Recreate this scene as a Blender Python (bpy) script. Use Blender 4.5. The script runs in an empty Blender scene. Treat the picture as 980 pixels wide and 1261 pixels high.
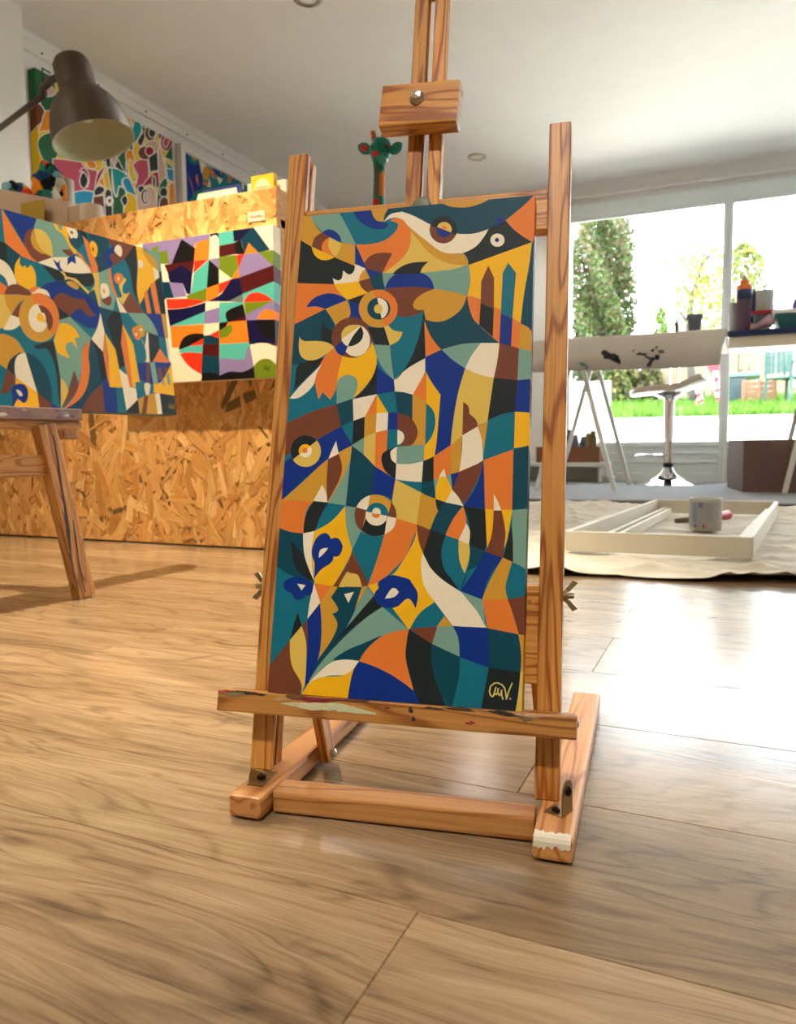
import bpy, bmesh, math, random
import numpy as np
from mathutils import Vector, Matrix
from mathutils.geometry import delaunay_2d_cdt

random.seed(7)
scene = bpy.context.scene
COL = scene.collection

# ------------------------------------------------------------------ camera
F = 935.0; CX, CY = 490.0, 630.5
CAM_H = .28
ROLL = math.radians(.6); YAW = math.atan(415 / 935); PITCH = math.atan((CY - 547.0) / F)
_f0 = np.array([-math.sin(YAW), math.cos(YAW), 0.]); _r0 = np.array([math.cos(YAW), math.sin(YAW), 0.]); _z = np.array([0, 0, 1.])
FW = _f0 * math.cos(PITCH) - _z * math.sin(PITCH)
_up = _z * math.cos(PITCH) + _f0 * math.sin(PITCH)
RT = _r0 * math.cos(ROLL) - _up * math.sin(ROLL)
UP = _up * math.cos(ROLL) + _r0 * math.sin(ROLL)
CP = np.array([0, 0, CAM_H])
cam = bpy.data.objects.new('camera', bpy.data.cameras.new('camera'))
COL.objects.link(cam)
cam.matrix_world = Matrix(((RT[0], UP[0], -FW[0], 0), (RT[1], UP[1], -FW[1], 0), (RT[2], UP[2], -FW[2], CAM_H), (0, 0, 0, 1)))
cam.data.sensor_fit = 'VERTICAL'; cam.data.sensor_height = 36.0
cam.data.lens = F * 36.0 / 1261.0
cam.data.clip_start = .02; cam.data.clip_end = 200
cam.data.dof.use_dof = True
cam.data.dof.focus_distance = .6
cam.data.dof.aperture_fstop = 15.0
scene.camera = cam

# ------------------------------------------------------------------ world, sun, exposure
scene.view_settings.view_transform = 'Standard'
scene.view_settings.look = 'None'
scene.view_settings.gamma = 1.0
scene.view_settings.use_curve_mapping = False
scene.view_settings.exposure = 0.78
w = bpy.data.worlds.new('sky'); scene.world = w; w.use_nodes = True
bg = w.node_tree.nodes['Background']
bg.inputs[0].default_value = (.88, .95, 1.0, 1); bg.inputs[1].default_value = 10.0
sun = bpy.data.objects.new('sun', bpy.data.lights.new('sun', 'SUN')); COL.objects.link(sun)
sun.data.energy = 16.0; sun.data.angle = math.radians(4); sun.data.color = (1, .95, .86)
sun.rotation_euler = Vector((-.35, .62, 1.25)).to_track_quat('Z', 'Y').to_euler()

# downlights (each lamp's own light)
LAMP_W = 29.0

# ------------------------------------------------------------------ pixel rays onto real planes
def ray(x, y): return FW + RT * (x - CX) / F - UP * (y - CY) / F
def pz(x, y, z=0.): d = ray(x, y); return CP + d * ((z - CAM_H) / d[2])
def pY(x, y, Y): d = ray(x, y); return CP + d * (Y / d[1])
def pX(x, y, X): d = ray(x, y); return CP + d * (X / d[0])
def pP(x, y, p0, n):
    d = ray(x, y); t = np.dot(np.array(p0) - CP, n) / np.dot(d, n); return CP + d * t

# ------------------------------------------------------------------ materials
def lin(c):
    return tuple(((v / 255) / 12.92 if v / 255 <= .04045 else ((v / 255 + .055) / 1.055) ** 2.4) for v in c)
MATS = {}
def mat(name, rgb=(200, 200, 200), rough=.5, metal=0., spec=.5, bump=0., bscale=200., vary=0., vscale=8., coat=0.):
    m = bpy.data.materials.new(name); m.use_nodes = True; nt = m.node_tree; b = nt.nodes['Principled BSDF']
    c = lin(rgb)
    b.inputs['Base Color'].default_value = (*c, 1); b.inputs['Roughness'].default_value = rough
    b.inputs['Metallic'].default_value = metal; b.inputs['Specular IOR Level'].default_value = spec
    b.inputs['Coat Weight'].default_value = coat
    N = nt.nodes.new; L = nt.links.new
    tc = N('ShaderNodeTexCoord')
    no = N('ShaderNodeTexNoise'); no.inputs['Scale'].default_value = vscale; no.inputs['Detail'].default_value = 5
    L(tc.outputs['Object'], no.inputs['Vector'])
    mx = N('ShaderNodeMix'); mx.data_type = 'RGBA'
    v = max(vary, .04)
    mx.inputs[6].default_value = (*[k * (1 - v) for k in c], 1); mx.inputs[7].default_value = (*[min(1, k * (1 + v)) for k in c], 1)
    L(no.outputs['Fac'], mx.inputs[0]); L(mx.outputs[2], b.inputs['Base Color'])
    if bump:
        n2 = N('ShaderNodeTexNoise'); n2.inputs['Scale'].default_value = bscale; n2.inputs['Detail'].default_value = 4
        L(tc.outputs['Object'], n2.inputs['Vector'])
        bp = N('ShaderNodeBump'); bp.inputs['Strength'].default_value = bump; bp.inputs['Distance'].default_value = .002
        L(n2.outputs['Fac'], bp.inputs['Height']); L(bp.outputs[0], b.inputs['Normal'])
    MATS[name] = m
    return m

def wood(name, light, dark, rough=.42, rings=1.0, gscale=1.0):
    """grain runs along the object's local X"""
    m = bpy.data.materials.new(name); m.use_nodes = True; nt = m.node_tree; b = nt.nodes['Principled BSDF']
    N = nt.nodes.new; L = nt.links.new
    tc = N('ShaderNodeTexCoord'); oi = N('ShaderNodeObjectInfo')
    add = N('ShaderNodeVectorMath'); add.operation = 'ADD'
    sc = N('ShaderNodeVectorMath'); sc.operation = 'SCALE'; sc.inputs[3].default_value = 3.7
    cmb = N('ShaderNodeCombineXYZ')
    for i in range(3): L(oi.outputs['Random'], cmb.inputs[i])
    L(cmb.outputs[0], sc.inputs[0]); L(tc.outputs['Object'], add.inputs[0]); L(sc.outputs[0], add.inputs[1])
    mp = N('ShaderNodeMapping'); mp.inputs['Scale'].default_value = (1.1 * gscale, 12 * gscale, 12 * gscale)
    L(add.outputs[0], mp.inputs['Vector'])
    no = N('ShaderNodeTexNoise'); no.inputs['Scale'].default_value = 2.2; no.inputs['Detail'].default_value = 2; no.inputs['Distortion'].default_value = .35
    L(mp.outputs[0], no.inputs['Vector'])
    mul = N('ShaderNodeMath'); mul.operation = 'MULTIPLY'; mul.inputs[1].default_value = 74 * rings
    L(no.outputs['Fac'], mul.inputs[0])
    sn = N('ShaderNodeMath'); sn.operation = 'SINE'; L(mul.outputs[0], sn.inputs[0])
    rp = N('ShaderNodeMapRange'); rp.inputs[1].default_value = -1; rp.inputs[2].default_value = 1; L(sn.outputs[0], rp.inputs[0])
    pw = N('ShaderNodeMath'); pw.operation = 'POWER'; pw.inputs[1].default_value = 4.5; L(rp.outputs[0], pw.inputs[0])
    mp2 = N('ShaderNodeMapping'); mp2.inputs['Scale'].default_value = (9, 520, 520); L(add.outputs[0], mp2.inputs['Vector'])
    n2 = N('ShaderNodeTexNoise'); n2.inputs['Scale'].default_value = 1.0; n2.inputs['Detail'].default_value = 3; L(mp2.outputs[0], n2.inputs['Vector'])
    mixf = N('ShaderNodeMath'); mixf.operation = 'MULTIPLY_ADD'; mixf.inputs[1].default_value = .8; L(n2.outputs['Fac'], mixf.inputs[0])
    pw2 = N('ShaderNodeMath'); pw2.operation = 'MULTIPLY'; pw2.inputs[1].default_value = .62; L(pw.outputs[0], pw2.inputs[0])
    L(pw2.outputs[0], mixf.inputs[2])
    cr = N('ShaderNodeValToRGB'); cr.color_ramp.elements[0].position = .26; cr.color_ramp.elements[1].position = .95
    cr.color_ramp.elements[0].color = (*lin(light), 1); cr.color_ramp.elements[1].color = (*lin(dark), 1)
    L(mixf.outputs[0], cr.inputs[0])
    hs = N('ShaderNodeHueSaturation'); mr = N('ShaderNodeMapRange'); mr.inputs[3].default_value = .88; mr.inputs[4].default_value = 1.1
    L(oi.outputs['Random'], mr.inputs[0]); L(mr.outputs[0], hs.inputs['Value']); L(cr.outputs[0], hs.inputs['Color'])
    L(hs.outputs[0], b.inputs['Base Color'])
    b.inputs['Roughness'].default_value = rough
    bp = N('ShaderNodeBump'); bp.inputs['Strength'].default_value = .25; bp.inputs['Distance'].default_value = .001
    L(mixf.outputs[0], bp.inputs['Height']); L(bp.outputs[0], b.inputs['Normal'])
    MATS[name] = m; return m

def attr_mat(name, rough=.45, bump=.15, bscale=900., streak=False, vary=.0):
    """pigment stored per face ("pigment" colour attribute)"""
    m = bpy.data.materials.new(name); m.use_nodes = True; nt = m.node_tree; b = nt.nodes['Principled BSDF']
    N = nt.nodes.new; L = nt.links.new
    at = N('ShaderNodeAttribute'); at.attribute_name = 'pigment'
    tc = N('ShaderNodeTexCoord')
    no = N('ShaderNodeTexNoise'); no.inputs['Scale'].default_value = bscale; no.inputs['Detail'].default_value = 2
    if streak:
        mp = N('ShaderNodeMapping'); mp.inputs['Scale'].default_value = (9, 160, 1)
        L(tc.outputs['UV'], mp.inputs['Vector']); L(mp.outputs[0], no.inputs['Vector']); no.inputs['Scale'].default_value = 1; no.inputs['Detail'].default_value = 5
    else:
        L(tc.outputs['Object'], no.inputs['Vector'])
    mr = N('ShaderNodeMapRange'); mr.inputs[1].default_value = .3; mr.inputs[2].default_value = .7; mr.inputs[3].default_value = 1 - vary; mr.inputs[4].default_value = 1 + vary
    L(no.outputs['Fac'], mr.inputs[0])
    sc = N('ShaderNodeVectorMath'); sc.operation = 'SCALE'; L(at.outputs['Color'], sc.inputs[0]); L(mr.outputs[0], sc.inputs[3])
    L(sc.outputs[0], b.inputs['Base Color']); b.inputs['Roughness'].default_value = rough; b.inputs['Specular IOR Level'].default_value = .22
    bp = N('ShaderNodeBump'); bp.inputs['Strength'].default_value = bump; bp.inputs['Distance'].default_value = .0006
    L(no.outputs['Fac'], bp.inputs['Height']); L(bp.outputs[0], b.inputs['Normal'])
    MATS[name] = m; return m

PINE = wood('honey_pine', (222, 156, 70), (156, 84, 18))
PINE2 = wood('pale_pine', (214, 154, 90), (170, 104, 46), rings=.7)
OLDW = wood('worn_orange_wood', (202, 142, 68), (146, 86, 28))
PAINT = attr_mat('acrylic_paint_on_canvas', .5, .12, 1400, vary=.05)
OSBM = attr_mat('pressed_wood_strands', .42, .16, 1, streak=True, vary=.20)
CLOTHM = attr_mat('printed_cotton', .85, .1, 600)
WHITE = mat('white_wall_paint', (236, 234, 230), .7, bump=.05, bscale=120)
CEILM = mat('ceiling_paint', (238, 236, 232), .8)
PVC = mat('white_window_frame', (225, 232, 232), .35)
METAL = mat('zinc_metal', (200, 195, 180), .28, 1)
BRASS = mat('aged_brass', (150, 135, 95), .35, 1)
CHROME = mat('chrome', (235, 235, 238), .08, 1)
DARKM = mat('dark_screw_metal', (60, 45, 35), .35, 1)
BLACK = mat('black_rubber', (22, 22, 22), .6)
PRIMER = mat('white_primer', (232, 222, 200), .7)

# ------------------------------------------------------------------ builders
def tag(o, label=None, cat=None, group=None, kind=None):
    if label: o['label'] = label
    if cat: o['category'] = cat
    if group: o['group'] = group
    if kind: o['kind'] = kind
    return o
def empty(name, loc, label, cat, group=None):
    o = bpy.data.objects.new(name, None); COL.objects.link(o); o.location = Vector(loc); o.empty_display_size = .05
    bpy.context.view_layer.update()
    return tag(o, label, cat, group)
def link(name, me, m, parent=None, mw=None, smooth=False):
    o = bpy.data.objects.new(name, me); COL.objects.link(o)
    if m is not None and not me.materials: me.materials.append(m)
    if smooth:
        for p in me.polygons: p.use_smooth = True
    if mw is not None: o.matrix_world = mw
    if parent is not None:
        o.parent = parent; inv = Matrix.Identity(4)
        pm = Matrix.Translation(parent.location) if parent.type == 'EMPTY' else parent.matrix_world
        o.matrix_parent_inverse = pm.inverted()
    bpy.context.view_layer.update()
    return o
def build(name, bm, m, parent=None, smooth=False):
    """bm in world coordinates; origin moved to its centre"""
    me = bpy.data.meshes.new(name)
    bm.normal_update()
    vs = [v.co for v in bm.verts]
    c = sum(vs, Vector()) / max(1, len(vs))
    for v in bm.verts: v.co -= c
    bm.to_mesh(me); bm.free()
    return link(name, me, m, parent, Matrix.Translation(c), smooth)
def V(*a): return Vector(a)
def N3(v): return Vector(tuple(float(k) for k in v))

def beam(name, p0, p1, wdir, wid, thk, m, parent=None, bevel=.0015):
    """straight timber from p0 to p1; wdir = direction of its width; local X runs along it"""
    p0 = N3(p0); p1 = N3(p1); x = (p1 - p0); ln = x.length; x.normalize()
    wv = N3(wdir); y = (wv - x * wv.dot(x)).normalized(); z = x.cross(y)
    bm = bmesh.new(); bmesh.ops.create_cube(bm, size=1)
    for v in bm.verts: v.co = Vector((v.co.x * ln, v.co.y * wid, v.co.z * thk))
    if bevel: bmesh.ops.bevel(bm, geom=list(bm.edges), offset=min(bevel, thk * .3, wid * .3), segments=2, affect='EDGES', profile=.6)
    me = bpy.data.meshes.new(name); bm.to_mesh(me); bm.free()
    c = (p0 + p1) / 2
    mw = Matrix(((x.x, y.x, z.x, c.x), (x.y, y.y, z.y, c.y), (x.z, y.z, z.z, c.z), (0, 0, 0, 1)))
    return link(name, me, m, parent, mw)
def bx(bm, lo, hi, bevel=0, M=None):
    r = bmesh.ops.create_cube(bm, size=1); vs = r['verts']
    lo = Vector(lo); hi = Vector(hi)
    for v in vs: v.co = Vector((lo[i] + (v.co[i] + .5) * (hi[i] - lo[i]) for i in range(3)))
    if bevel:
        es = list({e for v in vs for e in v.link_edges})
        r2 = bmesh.ops.bevel(bm, geom=es, offset=bevel, segments=2, affect='EDGES', profile=.6)
        vs = list({v for f in r2['faces'] for v in f.verts} | {v for v in vs if v.is_valid})
    if M is not None:
        for v in vs: v.co = M @ v.co
    return vs
def box(name, lo, hi, m, parent=None, bevel=0, M=None):
    bm = bmesh.new(); bx(bm, lo, hi, bevel, M); return build(name, bm, m, parent)
def lathe(bm, prof, origin, axis=(0, 0, 1), seg=32, caps=True):
    """prof: (radius, height) list"""
    ax = N3(axis).normalized(); t = Vector((1, 0, 0)) if abs(ax.x) < .9 else Vector((0, 1, 0))
    u = ax.cross(t).normalized(); v = ax.cross(u); o = N3(origin); rings = []
    for r, h in prof:
        if r < 1e-6: rings.append([bm.verts.new(o + ax * h)])
        else: rings.append([bm.verts.new(o + ax * h + (u * math.cos(2 * math.pi * k / seg) + v * math.sin(2 * math.pi * k / seg)) * r) for k in range(seg)])
    for a, b in zip(rings, rings[1:]):
        for k in range(seg):
            k2 = (k + 1) % seg
            if len(a) == 1 and len(b) == 1: continue
            if len(a) == 1: bm.faces.new((a[0], b[k2], b[k]))
            elif len(b) == 1: bm.faces.new((a[k], a[k2], b[0]))
            else: bm.faces.new((a[k], a[k2], b[k2], b[k]))
    if caps:
        if len(rings[0]) > 1: bm.faces.new(rings[0][::-1])
        if len(rings[-1]) > 1: bm.faces.new(rings[-1])
    bmesh.ops.recalc_face_normals(bm, faces=bm.faces)
def lobj(name, prof, origin, m, parent=None, axis=(0, 0, 1), seg=32, caps=True, smooth=True):
    bm = bmesh.new(); lathe(bm, prof, origin, axis, seg, caps); o = build(name, bm, m, parent, smooth)
    if smooth:
        try: o.data.set_sharp_from_angle(angle=math.radians(40))
        except Exception: pass
    return o
def tube(bm, pts, r, seg=10, closed=False):
    pts = [N3(p) for p in pts]; n = len(pts); rings = []; prev = None
    rr = r if isinstance(r, (list, tuple)) else [r] * n
    for i, p in enumerate(pts):
        if closed: d = (pts[(i + 1) % n] - pts[i - 1]).normalized()
        else: d = (pts[min(i + 1, n - 1)] - pts[max(i - 1, 0)]).normalized()
        if prev is None:
            t = Vector((0, 0, 1)) if abs(d.z) < .9 else Vector((1, 0, 0)); u = d.cross(t).normalized()
        else: u = (prev - d * prev.dot(d)).normalized()
        prev = u; v = d.cross(u)
        rings.append([bm.verts.new(p + (u * math.cos(2 * math.pi * k / seg) + v * math.sin(2 * math.pi * k / seg)) * rr[i]) for k in range(seg)])
    prs = list(zip(rings, rings[1:]))
    if closed: prs.append((rings[-1], rings[0]))
    for a, b in prs:
        for k in range(seg): bm.faces.new((a[k], a[(k + 1) % seg], b[(k + 1) % seg], b[k]))
    if not closed: bm.faces.new(rings[0][::-1]); bm.faces.new(rings[-1])
    bmesh.ops.recalc_face_normals(bm, faces=bm.faces)
def tobj(name, pts, r, m, parent=None, seg=10, closed=False):
    bm = bmesh.new(); tube(bm, pts, r, seg, closed); return build(name, bm, m, parent, True)

# ------------------------------------------------------------------ painted pictures
def smooth_path(tok, crops, scale_of):
    pts = []; cur = list(crops)[0]
    for t in tok.split():
        if ',' not in t: cur = t; continue
        c = t.endswith('*'); t = t.rstrip('*'); x, y = t.split(',')
        ox, oy, s = crops[cur]
        pts.append((ox + float(x) / s, oy + float(y) / s, c))
    out = []; n = len(pts)
    for i in range(n):
        p0, p1, p2, p3 = pts[i - 1], pts[i], pts[(i + 1) % n], pts[(i + 2) % n]
        out.append((p1[0], p1[1]))
        if p1[2] and p2[2]: continue
        a = np.array(p1[:2]); b = np.array(p2[:2])
        ta = (b - np.array(p0[:2])) / 2 if not p1[2] else None
        tb = (np.array(p3[:2]) - a) / 2 if not p2[2] else None
        if ta is None: ta = 2 * (b - a) - tb if tb is not None else b - a
        if tb is None: tb = 2 * (b - a) - ta
        if p1[2]: ta = (ta + (b - a)) * .5
        if p2[2]: tb = (tb + (b - a)) * .5
        ln = np.linalg.norm(b - a); k = int(min(6, max(2, ln / (scale_of or 4.))))
        for j in range(1, k):
            t = j / k; t2 = t * t; t3 = t2 * t
            q = (2 * t3 - 3 * t2 + 1) * a + (t3 - 2 * t2 + t) * ta + (-2 * t3 + 3 * t2) * b + (t3 - t2) * tb
            out.append((q[0], q[1]))
    return out
def ellipse(cx, cy, rx, ry=None, a0=0, a1=360, rot=0, n=26):
    ry = ry or rx; r = math.radians(rot); o = []
    k = max(4, int(n * (a1 - a0) / 360))
    for i in range(k + (0 if a1 - a0 >= 360 else 1)):
        a = math.radians(a0 + (a1 - a0) * i / k); x = rx * math.cos(a); y = ry * math.sin(a)
        o.append('%.1f,%.1f*' % (cx + x * math.cos(r) - y * math.sin(r), cy + x * math.sin(r) + y * math.cos(r)))
    return ' '.join(o)
def stroke(pts, wd):
    """thin quads along a polyline in the same pixel units"""
    qs = []
    for a, b in zip(pts, pts[1:]):
        d = np.array(b, float) - np.array(a, float); l = np.linalg.norm(d)
        if l < 1e-6: continue
        d /= l; nrm = np.array([-d[1], d[0]]) * wd / 2; e = d * wd * .35
        a2 = np.array(a) - e; b2 = np.array(b) + e
        qs.append([tuple(a2 + nrm), tuple(b2 + nrm), tuple(b2 - nrm), tuple(a2 - nrm)])
    return qs

def picture(name, parent, O, a, b, n, W, H, T, polys, base, px2uv, material=None, wrap=1.0):
    """stretched canvas with a folded painted cover.  O = lower left of the front face,
    polys = [(colour, [(px,py)...])] in photo pixels.  The cover is one planar partition."""
    O = np.array(O); UVs = []
    def inside(poly, P):
        x, y = P[:, 0], P[:, 1]; r = np.zeros(len(P), bool); q = np.array(poly); j = len(q) - 1
        for i in range(len(q)):
            xi, yi = q[i]; xj, yj = q[j]
            c = (yi > y) != (yj > y)
            with np.errstate(divide='ignore', invalid='ignore'):
                r ^= c & (x < (xj - xi) * (y - yi) / (yj - yi + 1e-30) + xi)
            j = i
        return r
    S = 1000.0
    pl = []
    for col, pp in polys:
        uv = [px2uv(x, y) for x, y in pp]
        q = []
        for u, v in uv:
            if u > W: u = W + (u - W) * wrap
            q.append((u * S, v * S))
        pl.append((col, q))
    lo = (-T * S, -T * S); hi = ((W + T) * S, (H + T) * S)
    vs = []; es = []
    def addloop(q):
        s = len(vs); vs.extend(q); es.extend([(s + i, s + (i + 1) % len(q)) for i in range(len(q))])
    def addseg(p, q): s = len(vs); vs.extend([p, q]); es.append((s, s + 1))
    addloop([lo, (hi[0], lo[1]), hi, (lo[0], hi[1])])
    for u in (0, W * S): addseg((u, lo[1]), (u, hi[1]))
    for v in (0, H * S): addseg((lo[0], v), (hi[0], v))
    def clampp(p): return (min(max(p[0], lo[0] - 5), hi[0] + 5), min(max(p[1], lo[1] - 5), hi[1] + 5))
    for _, q in pl: addloop([clampp(p) for p in q])
    ov, oe, of, _, _, _ = delaunay_2d_cdt([Vector(v) for v in vs], es, [], 0, 1e-4)
    P = np.array([tuple(v) for v in ov]); tri = np.array([list(f) for f in of])
    cen = P[tri].mean(axis=1)
    ids = -np.ones(len(tri), int)
    for k, (_, q) in enumerate(pl): ids[inside([clampp(p) for p in q], cen)] = k
    keep = (cen[:, 0] > lo[0]) & (cen[:, 0] < hi[0]) & (cen[:, 1] > lo[1]) & (cen[:, 1] < hi[1])
    corner = ((cen[:, 0] < 0) | (cen[:, 0] > W * S)) & ((cen[:, 1] < 0) | (cen[:, 1] > H * S))
    keep &= ~corner
    def fold(p):
        u, v = p[0] / S, p[1] / S; w_ = 0.
        if u < 0: w_ += -u; u = 0
        if u > W: w_ += u - W; u = W
        if v < 0: w_ += -v; v = 0
        if v > H: w_ += v - H; v = H
        return O + a * u + b * v - n * min(w_, T)
    bm = bmesh.new(); cache = {}
    lay = bm.loops.layers.float_color.new('pigment')
    for f, c_id, k in zip(tri, ids, keep):
        if not k: continue
        vv = []
        for i in f:
            i = int(i)
            if i not in cache: cache[i] = bm.verts.new(fold(P[i]))
            vv.append(cache[i])
        try: fc = bm.faces.new(vv)
        except ValueError: continue
        c = lin(pl[c_id][0] if c_id >= 0 else base)
        for lp in fc.loops: lp[lay] = (*c, 1)
    # back of the canvas
    bk = [bm.verts.new(O + a * u + b * v - n * (T * .985)) for u, v in ((.001, .001), (W - .001, .001), (W - .001, H - .001), (.001, H - .001))]
    fc = bm.faces.new(bk[::-1])
    for lp in fc.loops: lp[lay] = (.6, .52, .4, 1)
    return build(name, bm, material or PAINT, parent)

# ------------------------------------------------------------------ pigments
W_ = (238, 226, 200); K_ = (27, 36, 38); O_ = (228, 124, 46); Y_ = (243, 184, 14); M_ = (206, 152, 46)
L_ = (222, 188, 86); B_ = (116, 62, 40); N_ = (0, 46, 136); T_ = (6, 110, 132); D_ = (0, 68, 88); S_ = (120, 162, 146)
def art(rows, crops, dens=4.):
    out = []
    for ln in rows.strip().split('\n'):
        ln = ln.strip()
        if not ln: continue
        c, tok = ln.split(' ', 1)
        out.append((PAL[c], smooth_path(tok, crops, dens)))
    return out
PAL = dict(W=W_, K=K_, O=O_, Y=Y_, M=M_, L=L_, B=B_, N=N_, T=T_, D=D_, S=S_)

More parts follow.
